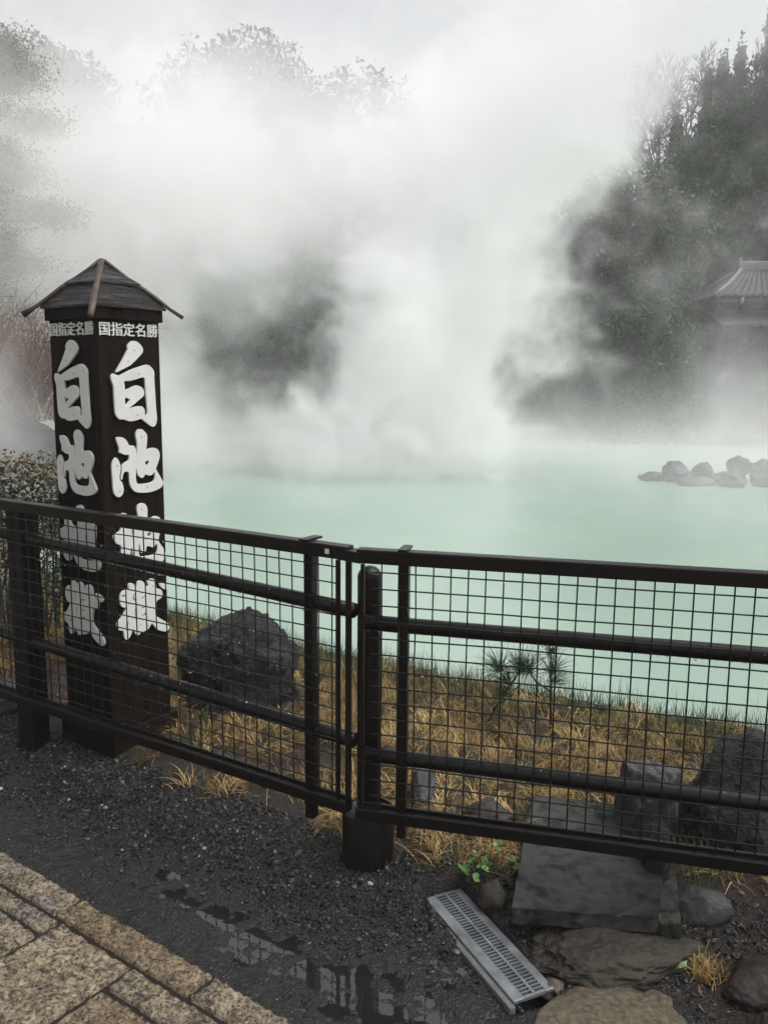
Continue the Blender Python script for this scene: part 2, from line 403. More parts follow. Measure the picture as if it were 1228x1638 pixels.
b.add([c3(-.75, .004, .016), c3(1.65, .004, .016), c3(1.65, .75, .016), c3(-.75, .75, .016)], [(0, 3, 2, 1)])
tag(b.build('paving_joint', m_grout), kind='structure')

# ------------------------------------------------------------------ loose gravel
def ico(sub=1):
    bm = bmesh.new(); bmesh.ops.create_icosphere(bm, subdivisions=sub, radius=1)
    bm.verts.index_update(); V = np.array([v.co[:] for v in bm.verts]); F = np.array([[v.index for v in f.verts] for f in bm.faces]); bm.free(); return V, F
def cloud(name, P, S, mat, kind='stuff', parent=None, sub=1, jit=.35, flat=.65, seed=1, tint=None):
    V0, F0 = ico(sub); r = np.random.default_rng(seed); n = len(P)
    var = V0[None]*(1+r.uniform(-jit, jit, (n, len(V0), 1)))
    var = var*np.stack([np.ones(n), r.uniform(.6, 1, n), r.uniform(flat*.6, flat*1.2, n)], -1)[:, None]
    # random rotations
    q = r.normal(size=(n, 4)); q[:, 1:3] *= .35; q /= np.linalg.norm(q, axis=1, keepdims=True); w_, x, y, z = q.T
    Rm = np.stack([1-2*(y*y+z*z), 2*(x*y-z*w_), 2*(x*z+y*w_), 2*(x*y+z*w_), 1-2*(x*x+z*z), 2*(y*z-x*w_), 2*(x*z-y*w_), 2*(y*z+x*w_), 1-2*(x*x+y*y)], -1).reshape(n, 3, 3)
    V = np.einsum('nij,nkj->nki', Rm, var)*S[:, None, None]+P[:, None]
    F = F0[None]+(np.arange(n)*len(V0))[:, None, None]
    t = np.repeat(r.random(n) if tint is None else tint, len(V0))
    return np_mesh(name, V.reshape(-1, 3), F.reshape(-1, 3), mat, parent, {'tint': t}, kind=kind)
def inside_paving(x, y):
    n = (x-PE[0])*PN[0]+(y-PE[1])*PN[1]; return n > -.012
s = M('dark_gravel_stone'); tcol = s.ramp(s.attr('tint'), [(0, (.0045, .0045, .005)), (.5, (.0125, .0132, .0136)), (.8, (.030, .033, .031)), (.985, (.065, .068, .062)), (.994, (.20, .195, .18)), (1, (.34, .32, .29))])
s.bump(s.noise(s.coord(), 120, 3), .4, .003); m_gstone = s.set(tcol, .35)
N = 220000
gx = RNG.uniform(-2.2, 2.6, N); gy = RNG.uniform(1.72, 4.2, N); fs = fence_s(gx, gy)
keep = (fs < .16) & (fs > -1.3) & ~inside_paving(gx, gy)
dens = .24+.76*sstep(fs+.12*gnoise(gx, gy, 5, 2, 31), -.36, -.12)*(1-.75*sstep(gx, .25, .6))
dens *= 1-.9*np.exp(-(seg_d(gx, gy, TRENCH)/.10)**2)
u = (gx-DR0[0])*DRd[0]+(gy-DR0[1])*DRd[1]; v = (gx-DR0[0])*DRn[0]+(gy-DR0[1])*DRn[1]
keep &= ~((u > -.03) & (u < DRlen+.03) & (np.abs(v) < .075)) & (RNG.random(N) < dens)
gx, gy = gx[keep], gy[keep]
band = sstep(fence_s(gx, gy)+.08*gnoise(gx, gy, 6, 2, 33), -.40, -.16)
sz = RNG.uniform(.0018, .0062, len(gx))*(.55+.3*band)*np.where(RNG.random(len(gx)) < .03+.20*band, RNG.uniform(1.6, 2.4, len(gx)), 1)
P = np.stack([gx, gy, ground_h(gx, gy)+sz*.25], -1)
cloud('gravel', P, sz, m_gstone, seed=3)

# ------------------------------------------------------------------ rocks
def rock(name, c, r, mat, label, cat='rock', group=None, seed=1, sub=5, cuts=9, rough=.10, yaw=0.0, fs=2.2, top=9.):
    V, F = ico(sub); rg = np.random.default_rng(seed)
    for k in range(cuts):                               # flat facets
        n = rg.normal(size=3); n[2] = n[2]*.8; n /= np.linalg.norm(n); d = rg.uniform(.62, .9)
        ex = np.maximum(0, V@n-d); V = V-ex[:, None]*n*.88
    nz = vnoise(V, fs, 5, seed); n2 = np.abs(vnoise(V, fs*3.2, 4, seed+9))
    V[:, 2] = np.where(V[:, 2] > top, top+(V[:, 2]-top)*.15, V[:, 2])
    V = V*(1+rough*nz-rough*.55*n2)[:, None]
    V = V*np.array(r)
    ca, sa = math.cos(yaw), math.sin(yaw); V = V@np.array([[ca, sa, 0], [-sa, ca, 0], [0, 0, 1]])
    o = np_mesh(name, V, F, mat, smooth=True); o.location = c
    return tag(o, label, cat, group)
rock('boulder', (-.70, 3.86, .205), (.31, .25, .335), m_lava, 'large black rough boulder on the grass right of the sign pillar', 'boulder', seed=4, sub=6, rough=.14, fs=2.6)
rock('boulder', (1.175, 2.68, .18), (.215, .20, .29), m_lava, 'black rounded boulder at the right edge behind the lower fence rail', 'boulder', seed=11, sub=6, rough=.12)
rock('rock', (.882, 2.66, .19), (.105, .11, .26), m_wetrock, 'upright grey wet rock left of the black boulder at the right', seed=27, yaw=.3, top=.55, cuts=6)
rock('rock', (.845, 2.44, .13), (.05, .06, .14), m_lava, 'narrow dark rock behind the bottom fence rail beside the grey slab', seed=25)
rock('stone', (.362, 2.74, .115), (.105, .075, .065), m_redrock, 'small reddish black stone in the straw left of the grey slab', 'stone', seed=31, sub=4)
rock('stone', (.145, 2.89, .13), (.055, .09, .10), m_wetrock, 'grey stone in the straw just right of the fence corner post', 'stone', seed=33, sub=4)
rock('rock', (.925, 2.315, .07), (.105, .07, .062), m_wetrock, 'pale wet smooth rock under the bottom rail right of the slab', seed=35, yaw=-.25, rough=.05)
rock('rock', (.645, 2.165, .0), (.265, .145, .083), m_brownrock, 'wide brown rounded rock supporting the front of the grey slab', seed=41, sub=6, rough=.16, cuts=6, yaw=-.05)
rock('stone', (.56, 1.925, -.005), (.215, .15, .038), m_tanrock, 'flat tan gritty stone below the drain grate at the bottom edge', 'stone', seed=43, cuts=5, rough=.06)
rock('stone', (.455, 2.05, .0), (.04, .03, .025), m_tanrock, 'small tan stone between the drain grate and the brown rock', 'stone', seed=44, sub=4)
rock('stone', (.335, 2.375, .045), (.045, .06, .06), m_brownrock, 'brown stone between the drain grate and the slab corner', 'stone', seed=45, sub=4)
rock('rock', (1.02, 2.04, .01), (.13, .12, .07), m_redrock, 'dark reddish rock in the soil at the lower right corner', seed=47, sub=5)
rock('rock', (.995, 1.87, .0), (.10, .09, .06), m_brownrock, 'dark brown rock at the very bottom of the right edge', seed=48, sub=5)
rock('stone', (.72, 2.00, .0), (.05, .04, .025), m_tanrock, 'small pale stone lying right of the flat tan stone', 'stone', seed=49, sub=4)
rock('stone', (-.42, 3.02, .10), (.075, .045, .03), m_wetrock, 'flat grey stone behind the left fence near the corner', 'stone', seed=51, sub=4, yaw=-.6)
rock('stone', (-.62, 3.17, .10), (.05, .035, .03), m_wetrock, 'small grey stone between the sign pillar and the left fence', 'stone', seed=52, sub=4)
rock('rock', (-1.75, 3.75, .12), (.14, .12, .10), m_wetrock, 'low grey rock behind the left fence at the left edge', seed=53, sub=4)
# rocks on the left shore
for c, r, lab, sd_ in (((-4.75, 10.9, .55), (.8, .7, .55), 'large dark rock on the left shore beside the pillar', 61),
                    ((-5.6, 11.6, .95), (.9, .7, .7), 'dark rock behind the large one on the left shore', 62),
                    ((-4.15, 10.2, .05), (.55, .45, .4), 'low dark rock at the water line of the left shore', 63),
                    ((-5.2, 10.0, .3), (.6, .5, .5), 'dark rock at the left edge above the hedge', 64)):
    rock('rock', c, r, m_lava, lab, 'rock', 'dark rocks on the left shore', seed=sd_, rough=.13)
# island of stones in the pond
isl = [((5.30, 16.8, -.23), (.34, .26, .16), 'lowest stone at the left tip of the stone islet'), ((5.62, 16.6, -.02), (.30, .27, .35), 'pointed domed stone second from the left of the islet'),
       ((6.18, 16.6, .03), (.28, .27, .34), 'round stone standing second in the row of domes on the islet'), ((6.85, 16.6, .14), (.28, .27, .37), 'tallest round stone of the islet'),
       ((7.45, 16.7, .10), (.38, .28, .31), 'broad round stone right of the tallest one on the islet'), ((5.85, 16.1, -.25), (.42, .25, .20), 'low flat stone in front of the left domes'),
       ((6.5, 16.05, -.16), (.45, .28, .25), 'wide low stone in front of the tallest islet stone'), ((7.2, 16.0, -.14), (.45, .30, .27), 'grey low stone at the front middle of the islet'),
       ((7.95, 16.5, .0), (.30, .28, .25), 'small stone beside the gap at the right of the islet'), ((8.0, 16.0, -.2), (.4, .3, .22), 'low stone in front of the islet gap'),
       ((8.55, 16.2, .06), (.34, .30, .27), 'rounded stone of the islet nearest the right edge'), ((8.6, 15.5, -.2), (.45, .3, .26), 'dark low stone at the right front of the islet')]
for k, (c, r, lab) in enumerate(isl):
    rock('islet_stone', (c[0]*.985, c[1]*.985, -.35+(c[2]+.35)*.52), (r[0]*.92, r[1], r[2]*.66), m_wetrock, lab, 'stone', 'stones of the pond islet', seed=70+k, sub=4, rough=.20, cuts=9, yaw=k*1.3, fs=1.7)
for k in range(16):                                     # stones along the far right bank
    t = k/15; x = 12.3-t*9.5; y = np.interp(x, [2, 4, 8, 10.3, 12, 13.2], [28.5, 28.4, 27.2, 25.2, 23, 18])
    rock('bank_stone', (x, y-.1, -.15), (.5+.25*math.sin(k*2.3), .4, .35+.12*math.cos(k*3.1)), m_tanrock, 'weathered bank stone edging the far side of the pond in the mist', 'stone', 'stones edging the far bank', seed=100+k, sub=3)

# ------------------------------------------------------------------ slabs and drain
def slab(name, pts, z0, z1, mat, label, seed):
    """hand cut slab with softened, slightly broken edges"""
    bm = bmesh.new(); vs = [bm.verts.new((*p, z1)) for p in pts]; f = bm.faces.new(vs)
    if f.normal.z < 0: f.normal_flip()
    r = bmesh.ops.extrude_face_region(bm, geom=[f])
    for g in r['geom']:
        if isinstance(g, bmesh.types.BMVert): g.co.z = z0
    bmesh.ops.recalc_face_normals(bm, faces=bm.faces[:])
    bmesh.ops.subdivide_edges(bm, edges=bm.edges[:], cuts=18, use_grid_fill=True)
    bmesh.ops.triangulate(bm, faces=bm.faces[:])
    edge = [np.array(p) for p in pts]
    for v in bm.verts:
        p = v.co; n = mnoise.noise(p*14+Vector((seed, 0, 0))); n2 = mnoise.noise(p*50)
        d = seg_d(np.array([p.x]), np.array([p.y]), [*pts, pts[0]])[0]
        k = math.exp(-d/.012)
        if p.z > z1-.002: p.z += .0015*n-.007*k*(.4+abs(n))
        cx, cy = np.mean(edge, 0); dx = Vector((p.x-cx, p.y-cy, 0)); dx.normalize(); p += dx*k*(.006*n+.003*n2)
    me = bpy.data.meshes.new(name); bm.to_mesh(me); bm.free(); me.polygons.foreach_set('use_smooth', [True]*len(me.polygons))
    o = link(name, me, mat); return tag(o, label, 'slab')
slab('stone_slab', [(.368, 2.212), (.768, 2.170), (.945, 2.66), (.89, 2.79), (.547, 2.874), (.50, 2.72)], .078, .13, m_slab, 'large grey stone slab running under the fence at the right', 1.0)
slab('stone_slab', [(.775, 2.20), (.838, 2.185), (.91, 2.44), (.86, 2.47)], .05, .10, m_slab, 'narrow grey slab piece tucked under the right side of the large slab', 5.0)

t = empty('drain_grate', (DR0[0], DR0[1], 0), 'grey slotted steel drain grate set in the wet gravel', 'drain grate')
ax = [np.array([*DRd, 0]), np.array([*DRn, 0]), np.array([0, 0, 1.])]
def dpt(u, v, z): return np.array([*(DR0+DRd*u+DRn*v), z])
W2 = .055; gz = .014
for v, hw in ((W2-.010, .013), (-W2+.004, .017)):
    b = MB(); b.obox(dpt(DRlen/2, v, gz), ax, (DRlen/2, hw, .005), .002); b.build('side_rail', m_steel, t)
b = MB(); b.obox(dpt(DRlen*.62, -W2-.022, .001), ax, (DRlen*.40, .009, .011), .003); b.build('kerb_edge', m_kerb, t)
b = MB(); vin0, vin1 = -W2+.021, W2-.023; vm_ = (vin0+vin1)/2
nb = 36
for k in range(nb+1):
    uu = .008+(DRlen-.016)*k/nb
    sk = np.array([*(DRd*.0+DRn), 0])
    b.obox(dpt(uu, vm_, gz), ax, (.0019, (vin1-vin0)/2+.0005, .004))
b.obox(dpt(DRlen/2, vm_, gz+.0012), ax, (DRlen/2-.004, .004, .004)); b.build('slot_bars', m_steel, t)
for uu in (.004, DRlen-.004):
    b = MB(); b.obox(dpt(uu, vm_, gz), ax, (.004, (vin1-vin0)/2, .0046)); b.build('end_bar', m_steel, t)
b = MB(); b.obox(dpt(DRlen/2, 0, -.05), ax, (DRlen/2+.01, W2+.004, .004)); b.obox(dpt(DRlen/2, W2+.002, -.018), ax, (DRlen/2+.01, .003, .027)); b.obox(dpt(DRlen/2, -W2-.001, -.024), ax, (DRlen/2+.01, .003, .021)); b.build('channel', m_dark, t)

# ------------------------------------------------------------------ fence
Z3 = np.array([0, 0, 1.])
def fence(name, J, D, Nn, length, posts, stiles, label, pipes, seed, first=.0):
    root = empty(name, (*J, 0), label, 'fence', 'wire mesh fences along the pond')
    d = np.array([*D, 0]); n = np.array([*Nn, 0]); A = [d, n, Z3]
    P = lambda u, v, z: np.array([*(J+D*u+Nn*v), z])
    b = MB(); b.obox(P(length/2, .022, 1.079), A, (length/2, .022, .021), .004); b.build('top_rail', m_paint, root)
    b = MB(); b.obox(P(length/2, .020, .271), A, (length/2, .020, .019), .004); b.obox(P(length/2, .030, .294), A, (length/2, .006, .006), .0015); b.build('bottom_rail', m_paint, root)
    for (za, zb) in pipes:
        pts = [P(u, .048, za+(zb-za)*u/1.7) for u in np.linspace(.0, length, 24)]
        b = MB(); b.tube(pts, .0235, 14); b.build('pipe_rail', m_paint, root, True)
    for (u, wd, z0, dv) in posts:
        b = MB(); b.obox(P(u, .018+dv, (z0+1.056)/2), A, (wd/2, dv, (1.056-z0)/2), .003)
        po = b.build('post', m_paint, root)
        if wd < .08:
            b = MB(); b.obox(P(u, .035, 1.1035), A, (wd/2, .04, .0035), .001); b.build('post_cap', m_paint, po)
    for (u, wd, v) in stiles:
        b = MB(); b.obox(P(u, v, .67), A, (wd/2, .006, .385), .0015); b.build('stile', m_paint, root)
    b = MB(); r = .0023
    zs_ = np.arange(.30+.035, 1.06, .0498)
    wj = np.random.default_rng(seed+40)
    for z in zs_: b.tube([P(u_, .010, z+wj.normal(0, .0009)) for u_ in np.linspace(first, length, 14)], r, 6)
    for u in np.arange(first+.03, length, .0508): b.tube([P(u+wj.normal(0, .0008), .0135, z_) for z_ in np.linspace(.288, 1.06, 6)], r, 6)
    mesh = b.build('wire_mesh', m_wire, root)
    # rain drops hanging from the wires and under the pipes
    rg = np.random.default_rng(seed); pts = []; S = []
    for k in range(230 if D[0] < 0 else 110):
        z = rg.choice(zs_); u = rg.uniform(first, min(length, 1.9)); pts.append(P(u, .010, z-.0036)); S.append(rg.uniform(.0022, .0036))
    for (za, zb) in pipes:
        for k in range(150 if D[0] > 0 else 190):
            u = rg.uniform(0, min(length, 1.8)); pts.append(P(u, .048+rg.uniform(-.006, .006), za+(zb-za)*u/1.7-.0235-.0012)); S.append(rg.uniform(.0018, .0038))
    for k in range(60):
        u = rg.uniform(0, min(length, 1.8)); pts.append(P(u, rg.uniform(.004, .04), 1.0995)); S.append(rg.uniform(.0012, .003))
    o = cloud('rain_drops', np.array(pts), np.array(S), m_drop, 'stuff', root, sub=2, jit=.02, flat=1.05, seed=seed)
    o.data.polygons.foreach_set('use_smooth', [True]*len(o.data.polygons))
    return root, P, A
fl, PL, AL = fence('mesh_fence', JL, DL, NL, 3.3, [(0.156, .032, .185, .016), (1.622, .10, -.05, .04), (2.9, .10, -.05, .04)], [(0.036, .012, .012), (0.0, .017, .016)],
      'dark brown wire mesh fence running off to the left past the sign pillar', [(.895, .950), (.478, .522)], 5, .03)
b = MB(); b.obox(PL(.068, -.0008, 1.079), AL, (.0075, .0008, .0075)); b.build('label_plate', m_letter, fl)
fr, PR, AR = fence('mesh_fence', JR, DR, NR, 2.6, [(0.14, .028, .20, .015), (1.62, .03, .185, .016)], [(0.018, .011, .012)],
      'dark brown wire mesh fence in front of the slab and straw at the right', [(.868, .862), (.450, .436)], 6, .045)

b = MB(); g0_, g1_ = PL(.012, .022, 1.074), PR(.012, .022, 1.074); dd = (g1_-g0_); ln = np.linalg.norm(dd); dd /= ln
b.obox((g0_+g1_)/2, [dd, np.cross(Z3, dd), Z3], (ln/2+.012, .0235, .0165), .002); b.build('joint_bracket', m_paint, fl)
t = empty('gate_post', (-.042, 2.575, 0), 'round topped dark brown pipe post in a fat base sleeve at the fence corner', 'post')
b = MB(); R = .0375; prof = [(R, .02), (R, .99)]+[(R*math.cos(a), .99+R*.95*math.sin(a)) for a in np.linspace(.1, 1.55, 8)]
b.lathe((-.042, 2.575, 0), prof, 32); b.build('pipe', m_paint, t, True)
b = MB(); b.lathe((-.042, 2.571, 0), [(.084, -.03), (.084, .228), (.082, .232), (.077, .232), (.075, .228), (.075, .222), (.03, .221)], 40)
b.build('base_sleeve', m_paint, t, True)

# ------------------------------------------------------------------ sign pillar
LET = {
 'haku':[[(68,1604),(87,1630),(108,1658),(124,1683),(131,1694),(128,1702),(131,1709),(142,1720),(153,1726),(161,1727),(175,1725),(187,1718),(198,1708),(205,1696),(204,1687),(198,1677),(183,1665),(166,1650),(152,1640),(138,1630),(119,1622),(97,1613),(75,1604)],[(59,1602),(70,1597),(83,1594),(91,1594),(110,1603),(134,1613),(157,1621),(184,1628),(210,1635),(222,1637),(235,1632),(249,1621),(256,1610),(256,1597),(255,1581),(257,1540),(258,1506),(259,1465),(263,1430),(262,1414),(255,1396),(243,1389),(233,1391),(214,1402),(197,1414),(184,1424),(164,1419),(142,1415),(123,1416),(109,1421),(97,1425),(88,1423),(77,1426),(66,1436),(60,1450),(59,1476),(58,1507),(58,1533),(58,1550),(54,1563),(48,1576),(47,1587),(50,1595)],[(108,1572),(119,1571),(138,1572),(166,1578),(188,1584),(206,1586),(208,1563),(209,1529),(211,1500),(214,1466),(214,1443),(205,1436),(202,1442),(204,1452),(202,1461),(194,1472),(180,1475),(161,1474),(141,1470),(125,1464),(139,1474),(159,1486),(176,1498),(192,1507),(202,1516),(204,1527),(201,1538),(192,1548),(178,1554),(165,1556),(151,1552),(131,1544),(111,1538),(111,1550)],[(109,1510),(121,1504),(134,1501),(122,1490),(110,1475)]],
 'chi':[[(61,1356),(70,1359),(85,1358),(98,1353),(108,1345),(116,1332),(122,1321),(132,1323),(143,1321),(151,1312),(154,1301),(154,1283),(157,1292),(159,1321),(158,1337),(154,1351),(153,1364),(159,1376),(169,1384),(179,1385),(189,1382),(200,1372),(208,1363),(211,1352),(209,1336),(206,1318),(204,1299),(218,1305),(233,1307),(247,1306),(258,1301),(267,1291),(271,1277),(269,1263),(261,1245),(253,1229),(248,1221),(259,1203),(274,1180),(284,1163),(283,1152),(277,1144),(260,1136),(237,1130),(208,1127),(179,1129),(154,1132),(137,1139),(124,1152),(117,1167),(114,1186),(114,1218),(100,1221),(90,1217),(86,1207),(82,1188),(72,1197),(79,1218),(83,1250),(102,1259),(118,1266),(117,1287),(106,1285),(95,1287),(82,1294),(70,1297),(72,1306),(72,1318),(65,1333),(61,1346)],[(149,1234),(151,1221),(154,1207),(162,1195),(177,1187),(188,1193),(193,1203),(205,1197),(219,1194),(231,1198),(241,1209),(241,1193),(239,1177),(230,1169),(204,1166),(175,1166),(158,1168),(149,1174),(148,1196)],[(194,1248),(200,1255),(212,1257),(213,1251),(209,1240),(200,1240)],[(57,1282),(67,1271),(74,1257),(78,1243),(75,1226),(69,1204),(70,1193),(80,1183),(86,1166),(88,1152),(85,1139),(76,1127),(63,1123),(51,1127),(42,1137),(37,1151),(36,1184),(35,1218),(34,1244),(38,1262),(47,1274)]],
 'chi_ground':[[(28,975),(44,984),(62,990),(66,1007),(64,1027),(65,1051),(74,1059),(85,1060),(97,1055),(103,1044),(105,1022),(108,1005),(121,1000),(139,997),(151,996),(153,1015),(152,1030),(146,1061),(146,1071),(152,1084),(167,1089),(182,1088),(194,1077),(199,1063),(198,1034),(197,1018),(213,1021),(232,1028),(247,1027),(260,1019),(266,1004),(263,980),(257,951),(250,929),(251,919),(264,901),(278,883),(287,863),(285,852),(275,837),(252,829),(223,826),(186,827),(159,835),(135,848),(124,865),(118,881),(116,901),(116,916),(112,914),(108,893),(102,871),(96,855),(78,851),(61,857),(46,874),(57,886),(62,905),(63,934),(51,936),(37,947),(30,962)],[(119,989),(122,980),(119,968),(114,963),(117,973)],[(151,931),(153,908),(160,892),(170,885),(182,887),(190,912),(205,905),(218,899),(230,902),(235,912),(241,909),(242,889),(236,872),(216,869),(188,870),(160,872),(149,879),(148,904)],[(194,960),(204,964),(213,962),(207,949),(196,952)]],
 'goku':[[(89,770),(102,774),(113,771),(122,761),(126,742),(131,757),(138,775),(156,774),(168,765),(175,748),(181,743),(192,747),(184,759),(186,767),(202,773),(218,770),(228,758),(229,742),(230,725),(244,723),(257,714),(263,697),(259,684),(246,677),(230,674),(225,652),(219,628),(224,611),(242,597),(271,576),(287,565),(294,550),(290,536),(272,531),(253,536),(224,552),(212,569),(200,585),(186,566),(168,559),(143,558),(132,548),(119,553),(110,573),(106,584),(98,565),(90,552),(79,545),(67,546),(60,562),(59,588),(43,588),(30,602),(28,618),(34,629),(54,642),(67,661),(78,677),(59,681),(49,693),(46,716),(50,735),(62,748),(80,750),(94,747)],[(244,744),(261,743),(295,731),(291,715),(279,709),(266,716),(251,728)],[(59,728),(66,734),(76,727),(71,723),(62,724)],[(111,718),(120,728),(130,734),(119,724),(114,714),(124,697),(119,697),(113,704)],[(145,697),(159,704),(181,706),(165,700)],[(119,665),(130,665),(123,654),(119,645),(120,624),(117,622),(117,645)],[(145,659),(157,662),(174,663),(166,657)],[(138,622),(162,629),(171,638),(172,626),(159,626)],[(66,595),(79,613),(85,617),(82,605),(71,593)],[(139,592),(150,595),(142,588)]],
}
SCREWS = {'haku': [(161,1690),(130,1648),(177,1600),(165,1440)], 'chi': [(181,1353),(60,1248),(68,1148),(200,1150)], 'chi_ground': [(168,1064),(75,925),(215,845)], 'goku': [(210,740),(52,600),(180,580),(90,690)]}
B0 = np.array([-1.078, 3.270, 0]); YAW = math.radians(54.5); SW = .295
UR = np.array([math.cos(YAW), math.sin(YAW), 0]); UL = np.array([-math.sin(YAW), math.cos(YAW), 0])
CEN = B0+(UR+UL)*SW/2
tower = empty('sign_pillar', (CEN[0], CEN[1], .1), 'square dark wooden sign pillar with white characters and a small shingled roof', 'sign')
AX = [UR, UL, Z3]
b = MB(); b.obox(CEN+Z3*.93, AX, (SW/2, SW/2, .88), .003); body = b.build('pillar_body', m_body, tower)
b = MB()
for (uu, nn) in ((UR, -UL), (UL, -UR)):                 # corner strips and plank joints on the two faces shown
    for f_ in (.02,):
        b.obox(B0+uu*SW*f_+nn*.0015+Z3*.93, [uu, nn, Z3], (.006, .003, .87), .001)
b.build('corner_strip', m_body, body)
b = MB(); b.obox(CEN+Z3*.10, AX, (SW/2+.022, SW/2+.022, .075), .004); b.build('plinth', m_body, tower)
b = MB(); b.obox(CEN+Z3*1.828, AX, (SW/2+.012, SW/2+.012, .026), .003); b.build('eave_board', m_body, tower)
def roof_course(mb, r0, z0_, r1, z1_, th, wav):
    """four boards forming one course of the pyramid roof, with wavy worn lower edges"""
    cs = [(-1, -1), (1, -1), (1, 1), (-1, 1)]
    for q in range(4):
        a, c = np.array(cs[q]), np.array(cs[(q+1) % 4]); n = 14; V = []
        for dz in (0, -th):
            for k in range(n+1):
                f = k/n; w_ = wav*mnoise.noise(Vector((f*5+q*9, r0*30, 2)))
                p0 = (a+(c-a)*f)*(r0+w_); p1 = (a+(c-a)*f)*r1
                V.append(CEN+UR*p0[0]+UL*p0[1]+Z3*(z0_+dz-w_*.4)); V.append(CEN+UR*p1[0]+UL*p1[1]+Z3*(z1_+dz))
        m = 2*(n+1); F = []
        for k in range(n):
            F += [(2*k, 2*k+2, 2*k+3, 2*k+1), (m+2*k, m+2*k+1, m+2*k+3, m+2*k+2), (2*k, m+2*k, m+2*k+2, 2*k+2)]
        F += [(0, 1, m+1, m), (2*n, m+2*n, m+2*n+1, 2*n+1)]
        mb.add(V, F)
roof = empty('roof', (CEN[0], CEN[1], 1.85), None, None); roof.parent = None
b = MB(); roof_course(b, SW/2+.022, 1.856, .085, 1.955, .008, .006); roof_course(b, .103, 1.949, .006, 2.028, .008, .005)
bpy.data.objects.remove(roof)
roof = b.build('roof', m_roofw, tower)
apex = CEN+Z3*2.040
for q, (sx, sy, f1, r) in enumerate(((-1, -1, 1.36, .0125), (1, -1, 1.27, .008), (-1, 1, 1.27, .0085), (1, 1, 1.3, .008))):
    corner = CEN+UR*sx*(SW/2+.022)+UL*sy*(SW/2+.022)+Z3*1.868
    dirv = corner-apex; st = apex+dirv*.03; en = apex+dirv*f1
    mid = [st+(en-st)*k/6+Z3*.002*math.sin(k*2+q) for k in range(7)]
    rs = [r*(1+.12*math.sin(k*1.9+q)) for k in range(7)]
    if q == 2: rs[-1] = r*1.7
    b = MB(); b.tube(mid, rs, 9); b.build('ridge_pole', m_pole, roof, True)
def face_frame(side):
    if side == 'right': return B0, UR, -UL
    return B0+UL*SW, -UL, -UR
def char(name, polys, side, du, scale=1.0):
    cu = bpy.data.curves.new(name, 'CURVE'); cu.dimensions = '2D'; cu.fill_mode = 'BOTH'; cu.extrude = .0045; cu.bevel_depth = .0004; cu.bevel_resolution = 0; cu.offset = -.0012
    for p in polys:
        sp = cu.splines.new('POLY'); 
        q = np.array(p, float)/1000
        # soften the outline by one corner-cutting pass
        nxt = np.roll(q, -1, 0); q = np.stack([q*.75+nxt*.25, q*.25+nxt*.75], 1).reshape(-1, 2)
        sp.points.add(len(q)-1)
        for i, (u_, z_) in enumerate(q): sp.points[i].co = (u_+du, z_, 0, 1)
        sp.use_cyclic_u = True
    o = bpy.data.objects.new(name, cu); COL.objects.link(o)
    O, u_, n_ = face_frame(side)
    o.matrix_world = Matrix(((u_[0], 0, n_[0], O[0]+n_[0]*.0075), (u_[1], 0, n_[1], O[1]+n_[1]*.0075), (0, 1, 0, 0), (0, 0, 0, 1)))
    bpy.context.view_layer.update()
    me = bpy.data.meshes.new_from_object(o.evaluated_get(bpy.context.evaluated_depsgraph_get())); mw = o.matrix_world.copy()
    me.transform(mw); bpy.data.objects.remove(o)
    me.materials.clear()
    r = link('character', me, m_letter); set_world(r, tower)
    return r, O, u_, n_
for side, du in (('right', 0.0), ('left', -.014)):
    for k, polys in LET.items():
        r, O, u_, n_ = char(k, polys, side, du)
        b = MB()
        for (a_, z_) in SCREWS[k]:
            c = O+u_*(a_/1000+du)+n_*.0133+Z3*z_/1000
            b.tube([c-n_*.001, c+n_*.0012], .0022, 8)
        b.build('screw', m_screw, r)
def small_text(side):
    O, u_, n_ = face_frame(side)
    cu = bpy.data.curves.new('text', 'FONT'); cu.body = '国指定名勝'; cu.size = .0575; cu.extrude = .0022
    o = bpy.data.objects.new('text', cu); COL.objects.link(o); bpy.context.view_layer.update()
    me = bpy.data.meshes.new_from_object(o.evaluated_get(bpy.context.evaluated_depsgraph_get())); bpy.data.objects.remove(o)
    co = np.array([v.co[:] for v in me.vertices]); lo, hi = co.min(0), co.max(0); fc = [tuple(p.vertices) for p in me.polygons]
    b = MB(); h_ = .050
    for q, (dx, dz) in enumerate(((0, 0), (.0011, .0003), (-.0011, -.0003), (.0002, .0010))):   # brush weight
        a_ = (co[:, 0]-lo[0])/(hi[0]-lo[0])*SW*.93; c_ = (co[:, 1]-lo[1])/(hi[1]-lo[1])*h_*(1-.0)
        P = O+np.outer(SW*.035+a_+dx, u_)+np.outer(.0025+co[:, 2]+q*.0003, n_)+np.outer(1.742+c_+dz+a_*.006, Z3)
        b.add(P, fc)
    b.build('small_lettering', m_letter, tower)
small_text('right'); small_text('left')

